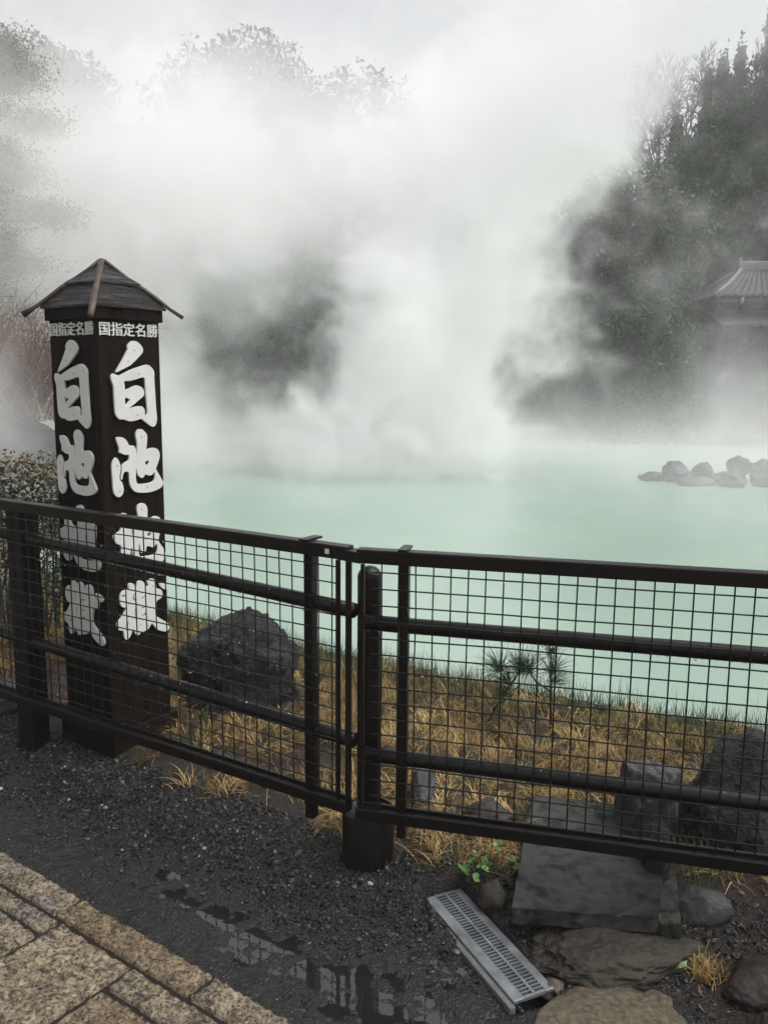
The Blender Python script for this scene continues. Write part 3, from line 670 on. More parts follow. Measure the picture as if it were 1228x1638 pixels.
# ------------------------------------------------------------------ grass, leaves, small plants
ROCKS = [(-.66, 3.86, .30), (1.14, 2.66, .2), (.872, 2.66, .09), (.362, 2.74, .09), (.145, 2.89, .06), (CEN[0], CEN[1], .2)]
def free(x, y):
    k = np.ones(x.shape, bool)
    for cx, cy, r in ROCKS: k &= np.hypot(x-cx, y-cy) > r
    # off the slab
    k &= ~((x > .5) & (x < .95) & (y < 2.87-.24*(x-.55)) & (y > 2.1))
    return k
def blades(name, x, y, L, Wd, el0, el1, mat, tint, seed, seg=4, parent=None, kind='stuff', head=None, z=None):
    r = np.random.default_rng(seed); n = len(x)
    th = r.uniform(0, 2*math.pi, n) if head is None else head
    P = np.stack([x, y, (ground_h(x, y) if z is None else z)-.004], -1); V = np.empty((n, 2*(seg+1), 3))
    side = np.stack([-np.sin(th), np.cos(th), np.zeros(n)], -1)
    tw = r.normal(0, .35, n)
    for k in range(seg+1):
        f = k/seg; wd = Wd*(1-f*.92)
        V[:, 2*k] = P-side*wd[:, None]*.5; V[:, 2*k+1] = P+side*wd[:, None]*.5
        el = el0+(el1-el0)*f; a = th+tw*f
        P = P+np.stack([np.cos(a)*np.cos(el), np.sin(a)*np.cos(el), np.sin(el)], -1)*(L/seg)[:, None]
    F0 = np.array([(2*k, 2*k+1, 2*k+3, 2*k+2) for k in range(seg)])
    F = F0[None]+(np.arange(n)*2*(seg+1))[:, None, None]
    return np_mesh(name, V.reshape(-1, 3), F.reshape(-1, 4), mat, parent, {'tint': np.repeat(tint, 2*(seg+1))}, kind=kind)
def scatter(n, xr, yr, seed):
    r = np.random.default_rng(seed); x = r.uniform(*xr, n); y = r.uniform(*yr, n); return x, y, r
cx, cy, r = scatter(6600, (-2.4, 3.4), (1.9, 6.2), 11)
s_, e_ = fence_s(cx, cy), pond_e(cx, cy); patch = gnoise(cx, cy, 3.2, 3, 12)
k = (s_ > .12) & (e_ < -.06) & free(cx, cy) & (patch > -.5) & (np.hypot(cx+1.5, cy-3.8) > .35)
k &= r.random(len(cx)) < 1-.75*sstep(e_, -.42, -.08)
k &= ~((cx > .62) & (s_ < .22))
k &= ~((cx < -.15) & (s_ < .42) & (r.random(len(cx)) < .88))
cx, cy, patch = cx[k], cy[k], patch[k]; per = 26
ch = r.uniform(0, 6.28, len(cx)); ct = np.clip(.45+.28*patch+r.normal(0, .2, len(cx)), 0, 1)
x = np.repeat(cx, per)+r.normal(0, .022, len(cx)*per); y = np.repeat(cy, per)+r.normal(0, .022, len(cx)*per); n = len(x)
k = free(x, y); x, y = x[k], y[k]; hd = (np.repeat(ch, per)+r.normal(0, .75, n))[k]; tint = np.clip(np.repeat(ct, per)+r.normal(0, .17, n), 0, 1)[k]; n = len(x)
blades('straw_grass', x, y, r.uniform(.05, .145, n), r.uniform(.0022, .0042, n), r.uniform(.25, 1.25, n), r.uniform(-1.3, .1, n), m_straw, tint, 12, head=hd)
x, y, r = scatter(110000, (-2.4, 3.4), (2.3, 6.4), 21)
e_ = pond_e(x, y); s_ = fence_s(x, y); patch = gnoise(x, y, 4, 3, 14)
k = (s_ > .25) & (e_ < .03) & free(x, y) & (r.random(len(x)) < np.clip(.10+.9*sstep(e_+.22*patch, -.62, -.15), 0, 1)*.95) & (np.hypot(x+1.5, y-3.8) > .35)
x, y, patch, e_ = x[k], y[k], patch[k], e_[k]; n = len(x)
tint = np.clip(.52-.35*sstep(e_, -.5, -.05)+.3*patch+r.normal(0, .2, n), 0, 1)
blades('green_grass', x, y, r.uniform(.05, .135, n)*np.where(r.random(n) < .06, 1.5, 1), r.uniform(.0022, .0042, n), r.uniform(.9, 1.5, n), r.uniform(.3, 1.4, n), m_green, tint, 22)
# tufts
def tuft(name, cx, cy, n, L, label, seed, mat=m_straw, spread=.05, tr=(.3, .9), z=None):
    r = np.random.default_rng(seed); x = cx+r.normal(0, spread, n); y = cy+r.normal(0, spread*.7, n)
    o = blades(name, x, y, r.uniform(L*.5, L, n), r.uniform(.0015, .003, n), r.uniform(.6, 1.5, n), r.uniform(-.6, .8, n), mat, r.uniform(*tr, n), seed, kind='thing', z=None if z is None else np.full(n, z))
    return tag(o, label, 'grass')
tuft('grass_tuft', .875, 2.09, 190, .075, 'small tuft of dry straw grass in the soil at the lower right', 31, spread=.028)
tuft('grass_tuft', 1.0, 2.47, 90, .16, 'thin tuft of long grass growing between the rocks behind the bottom rail', 32, m_green, .05)
tuft('grass_tuft', .30, 2.47, 60, .12, 'few grass blades under the bottom rail left of the slab', 33, m_green, .05)
tuft('grass_tuft', -.2, 2.93, 160, .13, 'yellow grass tuft behind the post left of the fence corner', 34, m_straw, .08)
tuft('grass_tuft', .80, 2.185, 24, .05, 'tiny grass tuft in the crack between the two slabs', 35, m_green, .012, z=.1)
tuft('grass_tuft', -.58, 3.0, 70, .08, 'small yellow tuft behind the left fence near the flat stone', 36, m_straw, .05)
# fallen leaves
def leaves(name, x, y, S, mat, tint, seed, lift=.008, parent=None, kind='stuff', z=None, tilt=.35):
    r = np.random.default_rng(seed); n = len(x); th = r.uniform(0, 6.28, n); a = r.normal(0, tilt, n); c = r.normal(0, tilt, n)
    base = np.array([(-.5, 0, 0), (-.1, .26, .03), (.5, 0, .06), (-.1, -.26, .03)])
    V = base[None]*S[:, None, None]
    V[..., 2] += V[..., 0]*a[:, None]+V[..., 1]*c[:, None]
    ct, st_ = np.cos(th)[:, None], np.sin(th)[:, None]
    X = V[..., 0]*ct-V[..., 1]*st_+x[:, None]; Y = V[..., 0]*st_+V[..., 1]*ct+y[:, None]
    Z = V[..., 2]+(ground_h(x, y)+lift if z is None else z)[:, None]
    F = np.arange(n*4).reshape(n, 4)
    return np_mesh(name, np.stack([X, Y, Z], -1).reshape(-1, 3), F, mat, parent, {'tint': np.repeat(tint, 4)}, kind=kind)
LX = []; LY = []
for cx, cy, sx, sy, n in ((-1.42, 3.72, .16, .22, 420), (-.28, 3.0, .12, .12, 130), (-.35, 3.35, .15, .2, 110), (.98, 2.15, .16, .12, 170), (.15, 2.55, .12, .06, 45), (-.3, 2.6, .3, .15, 18), (-.8, 2.9, .4, .2, 16), (.5, 3.2, .5, .3, 60)):
    LX.append(RNG.normal(cx, sx, n)); LY.append(RNG.normal(cy, sy, n))
LX = np.concatenate(LX); LY = np.concatenate(LY); n = len(LX)
leaves('fallen_leaves', LX, LY, RNG.uniform(.009, .026, n), m_litter, RNG.random(n), 41)
# leafy weed under the rail
t = empty('leafy_weed', (.33, 2.49, .06), 'small bright green round leaved weed under the bottom rail beside the slab', 'weed')
b = MB(); lv = []; r = np.random.default_rng(8)
for k in range(17):
    p = np.array([.33+r.normal(0, .045), 2.475+r.normal(0, .03), .085+r.uniform(.0, .06)]); b.tube([(.33, 2.49, .05), ((.33+p[0])/2, (2.49+p[1])/2, p[2]+.01), p], .0012, 5)
    lv.append((p, r.uniform(.010, .019), r.normal(0, .4, 2)))
b.build('stems', m_stem, t)
V = []; F = []; T_ = []
for p, sz_, (a, c) in lv:
    o_ = len(V); V.append(p-np.array([0, 0, .002])); T_.append(r.random())
    for k in range(10):
        q = 2*math.pi*k/10; rr = sz_*(1 if k else .45); dx, dy = rr*math.cos(q), rr*math.sin(q)
        V.append(p+np.array([dx, dy, dx*a+dy*c+.003])); T_.append(T_[o_])
    F += [(o_, o_+1+k, o_+1+(k+1) % 10) for k in range(10)]
np_mesh('leaves', np.array(V), np.array(F), m_clover, t, {'tint': T_})
for cx, cy, lab, sd_ in ((.80, 2.10, 'tiny green sprig in the soil right of the narrow slab piece', 3), (.25, 2.46, 'tiny green plant left of the round leaved weed', 4)):
    n = 16; r = np.random.default_rng(sd_); x = cx+r.normal(0, .007, n); y = cy+r.normal(0, .007, n)
    tag(leaves('sprig', x, y, r.uniform(.012, .025, n), m_clover, r.random(n), sd_, lift=.02, kind='thing', tilt=.8), lab, 'weed')
# pine sapling
t = empty('pine_sapling', (.735, 3.56, .1), 'young pine sapling with long needles in the grass behind the right fence', 'sapling')
b = MB(); g0 = gh(.735, 3.56)
b.tube([(.735, 3.56, g0-.02), (.732, 3.565, .22), (.728, 3.57, .33), (.726, 3.575, .42)], [.007, .006, .005, .003], 8); b.build('trunk', m_stem, t, True)
b = MB(); b.tube([(.47, 3.63, g0), (.52, 3.62, .20), (.57, 3.615, .27), (.60, 3.61, .33)], [.005, .0045, .004, .003], 8); b.build('branch', m_stem, t, True)
b = MB(); b.tube([(.732, 3.565, .25), (.67, 3.58, .29), (.64, 3.585, .33)], [.004, .0035, .0025], 7); b.build('branch', m_stem, t, True)
b = MB(); b.tube([(.56, 3.615, .26), (.53, 3.62, .30), (.515, 3.62, .33)], [.003, .003, .002], 7); b.build('branch', m_stem, t, True)
V = []; F = []; T_ = []; r = np.random.default_rng(17)
for (c, ax_, n, L) in (((.726, 3.575, .42), (0, 0, 1), 110, .11), ((.728, 3.57, .34), (.5, -.1, .8), 130, .125), ((.60, 3.61, .33), (.2, 0, 1), 170, .13), ((.64, 3.585, .33), (-.4, 0, .9), 120, .12), ((.515, 3.62, .33), (-.6, 0, .7), 150, .13), ((.56, 3.615, .27), (-.5, .2, .6), 90, .12), ((.55, 3.6, .22), (-.6, .1, .4), 110, .12), ((.74, 3.56, .30), (.9, 0, .4), 70, .11)):
    ax_ = np.array(ax_, float); ax_ /= np.linalg.norm(ax_)
    for k in range(n):
        d = r.normal(size=3)*.75+ax_*.75; d /= np.linalg.norm(d); p = np.array(c)+r.normal(0, .008, 3)
        sd_ = np.cross(d, r.normal(size=3)); sd_ /= np.linalg.norm(sd_); l = L*r.uniform(.6, 1.1); o_ = len(V)
        m_ = p+d*l*.5+np.array([0, 0, .004]); e__ = p+d*l
        V += [p-sd_*.001, p+sd_*.001, m_-sd_*.001, m_+sd_*.001, e__-sd_*.0002, e__+sd_*.0002]; F += [(o_, o_+1, o_+3, o_+2), (o_+2, o_+3, o_+5, o_+4)]; T_ += [r.random()]*6
np_mesh('needles', np.array(V), np.array(F), m_needle, t, {'tint': T_})

# ------------------------------------------------------------------ hedge, shrubs and trees
def leafcards(P, S, r, up=.0):
    """random leaf quads at points P, returned as arrays"""
    n = len(P); a = r.normal(size=(n, 3)); a[:, 2] += up; a /= np.linalg.norm(a, axis=1, keepdims=True)
    b_ = np.cross(a, r.normal(size=(n, 3))); b_ /= np.linalg.norm(b_, axis=1, keepdims=True)
    V = np.stack([P-a*S[:, None]*.5, P+b_*S[:, None]*.27, P+a*S[:, None]*.5, P-b_*S[:, None]*.27], 1)
    return V.reshape(-1, 3), np.arange(n*4).reshape(n, 4)
def shell_pts(c, r3, n, r, thick=.35, seed=0, amp=.25, freq=1.6):
    d = r.normal(size=(n, 3)); d /= np.linalg.norm(d, axis=1, keepdims=True)
    rad = 1-thick*r.random(n)**1.6
    cl = np.array([mnoise.noise(Vector(q)*freq*1.6+Vector((seed, seed*.7, 1))) for q in d])
    rad = rad*(1+amp*cl)
    return np.array(c)+d*rad[:, None]*np.array(r3), cl
def hedge():
    t = empty('hedge', (-2.3, 4.5, .1), 'clipped hedge of small leaves behind the left fence beside the sign pillar', 'hedge')
    r = np.random.default_rng(51); n = 30000
    x = r.uniform(-3.6, -1.42, n); y = r.uniform(4.25, 5.15, n); top = 1.15+.05*gnoise(x, y, 3, 3, 7)-.25*sstep(x, -1.62, -1.42)-.12*sstep(y, 4.9, 5.15)
    z = .22+(top-.22)*r.random(n)**.55
    front = (r.random(n) < .55); y = np.where(front, 4.22+.10*r.random(n)+.06*gnoise(x, z, 4, 3, 8)-.10*np.clip((top-z)*.0, 0, 1), y)
    V, F = leafcards(np.stack([x, y, z], -1), r.uniform(.014, .030, n), r)
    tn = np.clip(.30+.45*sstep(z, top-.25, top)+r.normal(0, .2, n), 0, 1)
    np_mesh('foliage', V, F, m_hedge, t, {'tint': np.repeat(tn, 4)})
    b = MB()
    for k in range(26):
        px, py_ = r.uniform(-3.4, -1.55), r.uniform(4.35, 5.0); p = np.array([px, py_, .05]); 
        for j in range(3):
            q = p+np.array([r.normal(0, .12), r.normal(0, .1), r.uniform(.5, .9)]); b.tube([p, (p+q)/2+r.normal(0, .02, 3), q], [.010, .007, .004], 5)
    b.build('stems', m_bark, t)
hedge()
def trunk_tubes(b, base, h, r0, r, lean=(0, 0), nb=8, crown=None, frac=(.4, .95)):
    base = np.array(base); top = base+np.array([lean[0], lean[1], h])
    pts = [base+(top-base)*f+np.array([.04*h*.3*math.sin(f*5+base[0]), .03*h*.3*math.cos(f*4), 0])*f for f in np.linspace(0, 1, 8)]
    b.tube(pts, [r0*(1-.8*f) for f in np.linspace(0, 1, 8)], 8)
    for k in range(nb):
        f = r.uniform(*frac); p = base+(top-base)*f
        if crown is not None and len(crown): q = np.array(crown[k % len(crown)])
        else:
            a = r.uniform(0, 6.28); L = h*.25*(1.2-f); q = p+np.array([math.cos(a)*L, math.sin(a)*L, L*.5])
        b.tube([p, (p+q)/2+np.array([0, 0, -.05*h*r.random()]), q], [r0*.4*(1.1-f), r0*.25*(1.1-f), r0*.1], 6)
def broadleaf(name, x, y, h, rad, label, cat, seed, mat=m_leafdark, n=7000, leaf=.2, group=None, blobs=11, low=.25, trunk=.16):
    g = gh(x, y); r = np.random.default_rng(seed); t = empty(name, (x, y, g), label, cat, group)
    Vs, Fs, Ts, cs = [], [], [], []; off = 0
    for k in range(blobs):
        f = (k+.5)/blobs; zz = g+h*(low+(1-low)*f*.93); rr = rad*math.sin(math.pi*min(1, .22+.72*f))**.7
        a = k*2.4+seed; d = rr*r.uniform(.25, .75); c = np.array([x+math.cos(a)*d, y+math.sin(a)*d*.8, zz-rad*.2])
        br = rad*r.uniform(.38, .6); cs.append(c)
        m_ = int(n/blobs); P, cl = shell_pts(c, (br, br, br*.8), m_, r, .55, seed+k, .3)
        V, F = leafcards(P, r.uniform(leaf*.6, leaf*1.3, m_), r); Vs.append(V); Fs.append(F+off); off += len(V)
        Ts.append(np.repeat(np.clip(.45+.5*cl+.15*r.normal(size=m_), 0, 1), 4))
    np_mesh('crown', np.concatenate(Vs), np.concatenate(Fs), mat, t, {'tint': np.concatenate(Ts)})
    b = MB(); trunk_tubes(b, (x, y, g-.15), h*.85, trunk, r, nb=10, crown=cs, frac=(.2, .8)); b.build('trunk', m_bark, t, True)
    return t
def conifer(x, y, h, rad, label, seed, n=30000, tips=5, group='dark conifers on the right bank'):
    g = gh(x, y); r = np.random.default_rng(seed); t = empty('conifer', (x, y, g), label, 'conifer', group)
    Vs, Ts = [], []
    nspr = 260
    for k in range(nspr):                                # drooping sprays round several leading shoots
        f = (k+r.random())/nspr; zz = g+h*(.06+.94*f)
        tip = k % tips; ta = tip*2.4+seed; td = rad*.30*(1-f)
        cx, cy = x+math.cos(ta)*td, y+math.sin(ta)*td
        if tip and f > .80: zz -= h*.10*(tip % 3)
        rr = rad*min(1, (1-f)*2.5)**1.1*r.uniform(.4, 1.0)+.10
        a = r.uniform(0, 6.28); end = np.array([cx+math.cos(a)*rr, cy+math.sin(a)*rr, zz-.10*rr])
        m_ = max(16, int(n/nspr*(.5+rr/rad)))
        u_ = r.random(m_); P = np.array([cx, cy, zz+.1])*(1-u_[:, None])+end*u_[:, None]
        P += r.normal(size=(m_, 3))*np.array([.16, .16, .22])*(.35+.65*rr/rad); P[:, 2] -= .25*u_**2*rr*.3
        Vs.append(P); Ts.append(np.clip(.25+.5*u_+.2*r.normal(size=m_), 0, 1))
    tipP = np.array([x, y, g+h])+r.normal(size=(260, 3))*np.array([.07, .07, .38])-np.array([0, 0, .35]); Vs.append(tipP); Ts.append(np.full(260, .5))
    P = np.concatenate(Vs); m_ = len(P); V, F = leafcards(P, r.uniform(.08, .24, m_), r, 1.3)
    np_mesh('crown', V, F, m_conifer, t, {'tint': np.repeat(np.concatenate(Ts), 4)})
    b = MB(); trunk_tubes(b, (x, y, g-.2), h*.93, .17, r, nb=14, frac=(.12, .9)); b.build('trunk', m_bark, t, True)
def px2x(px, D): return (px-614)/1374*D/.995
def topz(py_, D): return 1.6+D*math.tan(math.atan((819-py_)/1374)-PITCH)
for px, py_, D, rad, lab in ((1180, 62, 32, 2.1, 'tall dark conifer with the highest spire at the upper right'), (1236, 30, 32.5, 2.4, 'dark conifer cut by the right edge of the picture'),
                             (1138, 128, 32.5, 1.9, 'dark conifer left of the tallest one, lower spire'), (1092, 168, 31, 1.8, 'dark conifer in front of the bare twiggy tree'), (1208, 78, 34, 2.2, 'dark conifer squeezed between the two tallest ones'), (1112, 140, 34, 2.0, 'slim conifer behind the lower spire of the row'), (1290, 90, 31.5, 2.2, 'conifer at the far right beside the pavilion'),
                             (1048, 235, 30.5, 1.7, 'short dark conifer at the left end of the conifer row')):
    x = px2x(px, D); conifer(x, D, (topz(py_, D)-gh(x, D))*1.10, rad*1.05, lab, int(px))
def bare_tree(x, y, h, label, seed):
    g = gh(x, y); r = np.random.default_rng(seed); t = empty('bare_tree', (x, y, g), label, 'tree')
    b = MB(); b.tube([(x, y, g-.2), (x+.1, y, g+h*.25), (x+.05, y, g+h*.5)], [.22, .17, .12], 8); b.build('trunk', m_bark, t, True)
    b = MB()
    def grow(p, d, L, rad, dep):
        q = p+d*L; m_ = (p+q)/2+r.normal(0, .05*L, 3); b.tube([p, m_, q], [rad, rad*.85, rad*.65], 5 if dep < 3 else 4, False)
        if dep >= 7: return
        for k in range(2 if r.random() < .6 else 3):
            nd = d+r.normal(0, .42, 3); nd[2] += .12; nd /= np.linalg.norm(nd); grow(q, nd, L*r.uniform(.66, .86), max(rad*.64, .012), dep+1)
    for k in range(8):
        a = k*.8+.3; z = g+h*(.34+.03*k); grow(np.array([x+.07, y, z]), np.array([math.cos(a)*.6, math.sin(a)*.5, .95])/1.2, h*.155, .09, 0)
    b.build('branches', m_bark, t)
bare_tree(px2x(1072, 36), 36, (topz(100, 36)-gh(px2x(1072, 36), 36))*.94, 'leafless twiggy tree rising behind the conifers at the upper right', 5)
for k, (px, py_, D, rad, name, cat, lab) in enumerate((
    (1005, 240, 28.5, 2.4, 'broadleaf_tree', 'tree', 'dark leafy tree at the left end of the right tree group'),
    (925, 262, 29.5, 2.5, 'broadleaf_tree', 'tree', 'dark leafy tree half hidden by the right side of the big steam column'),
    (850, 330, 30.5, 2.3, 'broadleaf_tree', 'tree', 'leafy tree almost lost behind the big steam column'),
    (1105, 330, 34, 2.4, 'broadleaf_tree', 'tree', 'dark leafy tree filling in behind the conifers'),
    (1190, 330, 34.5, 2.6, 'broadleaf_tree', 'tree', 'dark leafy tree behind the pavilion roof'),
    (1000, 455, 26.2, 1.7, 'shrub', 'shrub', 'rounded grey green shrub in the mist left of the pavilion'),
    (905, 500, 28.9, 1.7, 'shrub', 'shrub', 'low dark shrub on the bank right of the steam column'),
    (1058, 500, 26.6, 1.2, 'shrub', 'shrub', 'dark shrub just left of the pavilion roof corner'),
    (960, 560, 27.6, 1.2, 'shrub', 'shrub', 'low shrub on the bank under the leafy trees'),
    (400, 48, 39, 5.8, 'broadleaf_tree', 'tree', 'huge pale misted tree behind the steam, upper middle left'),
    (95, 62, 37, 3.9, 'broadleaf_tree', 'tree', 'tall misted tree behind the steam at the upper left'),
    (560, 120, 41, 5.0, 'broadleaf_tree', 'tree', 'faint tree right of the huge misted one'),
    (165, 250, 34, 2.4, 'broadleaf_tree', 'tree', 'misted tree with sky gaps below the upper left tree'),
    (60, 330, 28, 2.6, 'broadleaf_tree', 'tree', 'darker misted tree under the pine at the left edge'),
    (440, 340, 31, 2.9, 'broadleaf_tree', 'tree', 'dark tree seen through the gap in the steam'),
    (510, 420, 29.6, 1.9, 'shrub', 'shrub', 'dark shrub at the right of the gap in the steam'),
    (425, 450, 29.3, 1.8, 'shrub', 'shrub', 'dark shrub at the left of the gap in the steam'),
    (470, 530, 29.0, 1.3, 'shrub', 'shrub', 'low shrub at the water side in the gap of the steam'),
    (300, 380, 30, 2.6, 'broadleaf_tree', 'tree', 'tree veiled by the left steam cloud'),
    (700, 330, 33, 3.2, 'broadleaf_tree', 'tree', 'tree hidden behind the bright steam column'),
    (190, 440, 29, 2.2, 'shrub', 'shrub', 'shrub on the far bank behind the left steam cloud'),
    (620, 480, 29.6, 2.0, 'shrub', 'shrub', 'shrub on the far bank behind the steam column'),
    (760, 480, 29.6, 2.0, 'shrub', 'shrub', 'shrub on the far bank at the right foot of the steam'))):
    x = px2x(px, D); big = rad > 3
    broadleaf(name, x, D, topz(py_, D)-gh(x, D), rad, lab, cat, 200+k*3, n=46000 if big else (22000 if cat == 'tree' else 14000), leaf=.23 if big else .155, group='trees and shrubs round the pond', blobs=16 if big else 11, low=.12 if cat == 'shrub' else .2, trunk=.3 if big else .12)
x = px2x(1103, 29); t = broadleaf('yellow_shrub', x, 29, 1.0, .35, 'small yellow green spray of leaves among the dark conifers', 'shrub', 411, m_yellow, 420, .12, blobs=4)
dz = topz(385, 29)-1.0-gh(x, 29)
for o in (t,): o.location.z += dz*0
tr = [o for o in t.children if o.name.startswith('trunk')][0]; cr = [o for o in t.children if o.name.startswith('crown')][0]
cr.location.z += dz; tr.scale.z = 1.0
b = MB(); b.tube([(x+.5, 29.4, gh(x, 29)-.1), (x+.3, 29.3, gh(x, 29)+dz*.5), (x, 29, gh(x, 29)+dz+.8)], [.035, .03, .015], 7)
old = tr.data; nb_ = b.build('trunk', m_bark, t, True); bpy.data.objects.remove(tr); nb_.name = 'trunk'
def pine(x, y, h, label, seed, lean=.3):
    g = gh(x, y); r = np.random.default_rng(seed); t = empty('pine_tree', (x, y, g), label, 'pine')
    b = MB(); pts = [np.array([x+lean*f*f+.12*math.sin(f*7), y, g-.2+(h-.1)*f]) for f in np.linspace(0, 1, 9)]; b.tube(pts, [.15*(1-.75*f) for f in np.linspace(0, 1, 9)], 8)
    Vs, Ts = [], []
    for k in range(19):
        f = .30+.70*k/18; p = np.array([x+lean*f*f, y, g+h*f]); a = k*2.5+seed; L = (.3+1.5*(1-f)**.6)*r.uniform(.7, 1.15) if k < 18 else .1
        q = p+np.array([math.cos(a)*L, math.sin(a)*L*.8, .10]); b.tube([p, (p+q)/2-np.array([0, 0, .05]), q], [.05, .035, .015], 6)
        for j in range(5):
            c = p+(q-p)*r.uniform(.45, 1.05)+np.array([r.normal(0, .2), r.normal(0, .2), .08]); m_ = 1000
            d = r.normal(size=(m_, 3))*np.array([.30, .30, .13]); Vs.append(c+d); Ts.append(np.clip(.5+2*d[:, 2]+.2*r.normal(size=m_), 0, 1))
    b.build('trunk', m_bark, t, True)
    P = np.concatenate(Vs); V, F = leafcards(P, r.uniform(.03, .075, len(P)), r)
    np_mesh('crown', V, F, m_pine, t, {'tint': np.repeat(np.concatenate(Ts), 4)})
pine(px2x(8, 18), 18, topz(95, 18)-gh(px2x(8, 18), 18), 'pine with flat foliage pads at the left edge above the steam', 3)
pine(px2x(-60, 17), 17, topz(150, 17)-gh(px2x(-60, 17), 17), 'second pine mostly outside the left edge', 9)
# reddish twiggy shrub on the left shore
def twig_shrub(x, y, z, h, label, seed, n=260):
    r = np.random.default_rng(seed); t = empty('twiggy_shrub', (x, y, z), label, 'shrub'); V, F, T_ = [], [], []
    b = MB()
    for k in range(n):
        a = r.uniform(0, 6.28); p = np.array([x, y, z])+np.array([r.normal(0, .35), r.normal(0, .2), 0]); d = np.array([math.cos(a)*.6, math.sin(a)*.4, r.uniform(.5, 1.2)]); d /= np.linalg.norm(d)
        L = h*r.uniform(.5, 1.1); q = p+d*L; b.tube([p, (p+q)/2+r.normal(0, .05, 3), q], [.010, .006, .002], 4, False)
        for j in range(7):
            c = p+(q-p)*r.uniform(.4, 1); e_ = c+r.normal(0, .14, 3)+np.array([0, 0, .05]); b.tube([c, e_], [.004, .0015], 3, False)
    o = b.build('twigs', m_redtwig, t)
    a_ = o.data.attributes.new('tint', 'FLOAT', 'POINT'); a_.data.foreach_set('value', np.repeat(r.random(len(o.data.vertices)//4+1), 4)[:len(o.data.vertices)].astype(np.float32))
twig_shrub(-4.75, 11.2, 1.0, 1.5, 'reddish leafless twiggy shrub above the dark rocks on the left shore', 7)
twig_shrub(-5.6, 11.9, 1.2, 1.5, 'second reddish twiggy shrub at the left edge behind the rocks', 8)

# ------------------------------------------------------------------ pavilion on the right bank
t = empty('pavilion', (12.2, 28, .4), 'wooden pavilion with a grey tiled hip roof in the mist at the right edge', 'pavilion')
ex0, ex1, ey0, ey1, ez = 9.75, 15.2, 26.2, 30.4, 4.02; rx0, rx1, ry, rz = 11.35, 13.6, 28.3, 5.05
b = MB()
def slope(a, c, d_, e_, n):
    """roof plane a-c (eave) to d_-e_ (ridge) with half round tile rows"""
    a, c, d_, e_ = (np.array(v, float) for v in (a, c, d_, e_)); nv = np.cross(c-a, d_-a); nv /= np.linalg.norm(nv); nv *= 1 if nv[2] > 0 else -1
    m_ = n*6; V = []; rows = 9
    for j in range(rows+1):
        g_ = j/rows
        for i in range(m_+1):
            f = i/m_; p = (a+(c-a)*f)*(1-g_)+(d_+(e_-d_)*f)*g_; sag = -.16*math.sin(math.pi*g_)*.5
            V.append(p+nv*(.035*max(0, math.cos(2*math.pi*i/6))+.012*(1 if j % 1 == 0 else 0))+np.array([0, 0, sag]))
    F = [(j*(m_+1)+i, j*(m_+1)+i+1, (j+1)*(m_+1)+i+1, (j+1)*(m_+1)+i) for j in range(rows) for i in range(m_)]
    b.add(V, F)
slope((ex0, ey0, ez), (ex1, ey0, ez), (rx0, ry, rz), (rx1, ry, rz), 22); slope((ex1, ey1, ez), (ex0, ey1, ez), (rx1, ry, rz), (rx0, ry, rz), 22)
slope((ex0, ey1, ez), (ex0, ey0, ez), (rx0, ry+.01, rz), (rx0, ry-.01, rz), 15); slope((ex1, ey0, ez), (ex1, ey1, ez), (rx1, ry-.01, rz), (rx1, ry+.01, rz), 15)
roof = b.build('roof', m_tile, t, True)
b = MB(); b.box((rx0-.1, ry-.12, rz-.05), (rx1+.1, ry+.12, rz+.26), .03); b.box((rx0-.18, ry-.16, rz-.08), (rx0-.06, ry+.16, rz+.36), .02); b.build('ridge_cap', m_tiletrim, roof)
for (cx, cy, rx) in ((ex0, ey0, rx0), (ex0, ey1, rx0), (ex1, ey0, rx1), (ex1, ey1, rx1)):
    b = MB(); b.tube([(cx, cy, ez+.05), ((cx+rx)/2, (cy+ry)/2, (ez+rz)/2-.02), (rx, ry, rz+.05)], [.06, .06, .06], 8); b.build('hip_tile', m_tiletrim, roof, True)
for i in range(22):
    xx = ex0+(ex1-ex0)*(i+.5)/22; b = MB(); b.tube([(xx, ey0-.03, ez+.03), (xx, ey0+.06, ez+.05)], .05, 8); b.build('eave_tile', m_tile if i % 3 else m_tiletrim, roof)
b = MB(); b.box((ex0+.1, ey0+.06, ez-.16), (ex1-.1, ey0+.16, ez-.03)); b.box((ex0+.1, ey1-.16, ez-.16), (ex1-.1, ey1-.06, ez-.03)); b.box((ex0+.1, ey0+.17, ez-.16), (ex0+.2, ey1-.17, ez-.03)); b.build('eave_beam', m_oldwood, t)
for cx in (10.3, 12.3, 14.3):
    for cy in (26.9, 29.7):
        b = MB(); b.box((cx-.08, cy-.08, .0), (cx+.08, cy+.08, 3.95)); b.build('post', m_oldwood, t)
b = MB(); b.box((10.4, 29.6, .3), (14.2, 29.68, 3.9)); b.build('back_wall', m_oldwood, t)
b = MB(); b.add([(9.9, 26.0, 3.22), (14.7, 26.0, 3.22), (14.7, 26.95, 3.62), (9.9, 26.95, 3.62), (9.9, 26.0, 3.16), (14.7, 26.0, 3.16), (14.7, 26.95, 3.56), (9.9, 26.95, 3.56)], [(0, 1, 2, 3), (7, 6, 5, 4), (0, 4, 5, 1), (1, 5, 6, 2), (2, 6, 7, 3), (3, 7, 4, 0)]); b.build('lower_roof', m_tile, t)
b = MB(); b.lathe((10.55, 26.15, 3.72), [(.01, .08), (.05, .10), (.06, .16), (.05, .25), (.01, .28)], 12); b.build('hanging_lamp', m_tiletrim, t, True)
b = MB(); b.tube([(10.55, 26.15, 4.0), (10.55, 26.15, 3.98)], .01, 6); b.box((10.53, 26.13, 3.98), (10.57, 26.17, 4.03)); b.build('lamp_hook', m_oldwood, t)

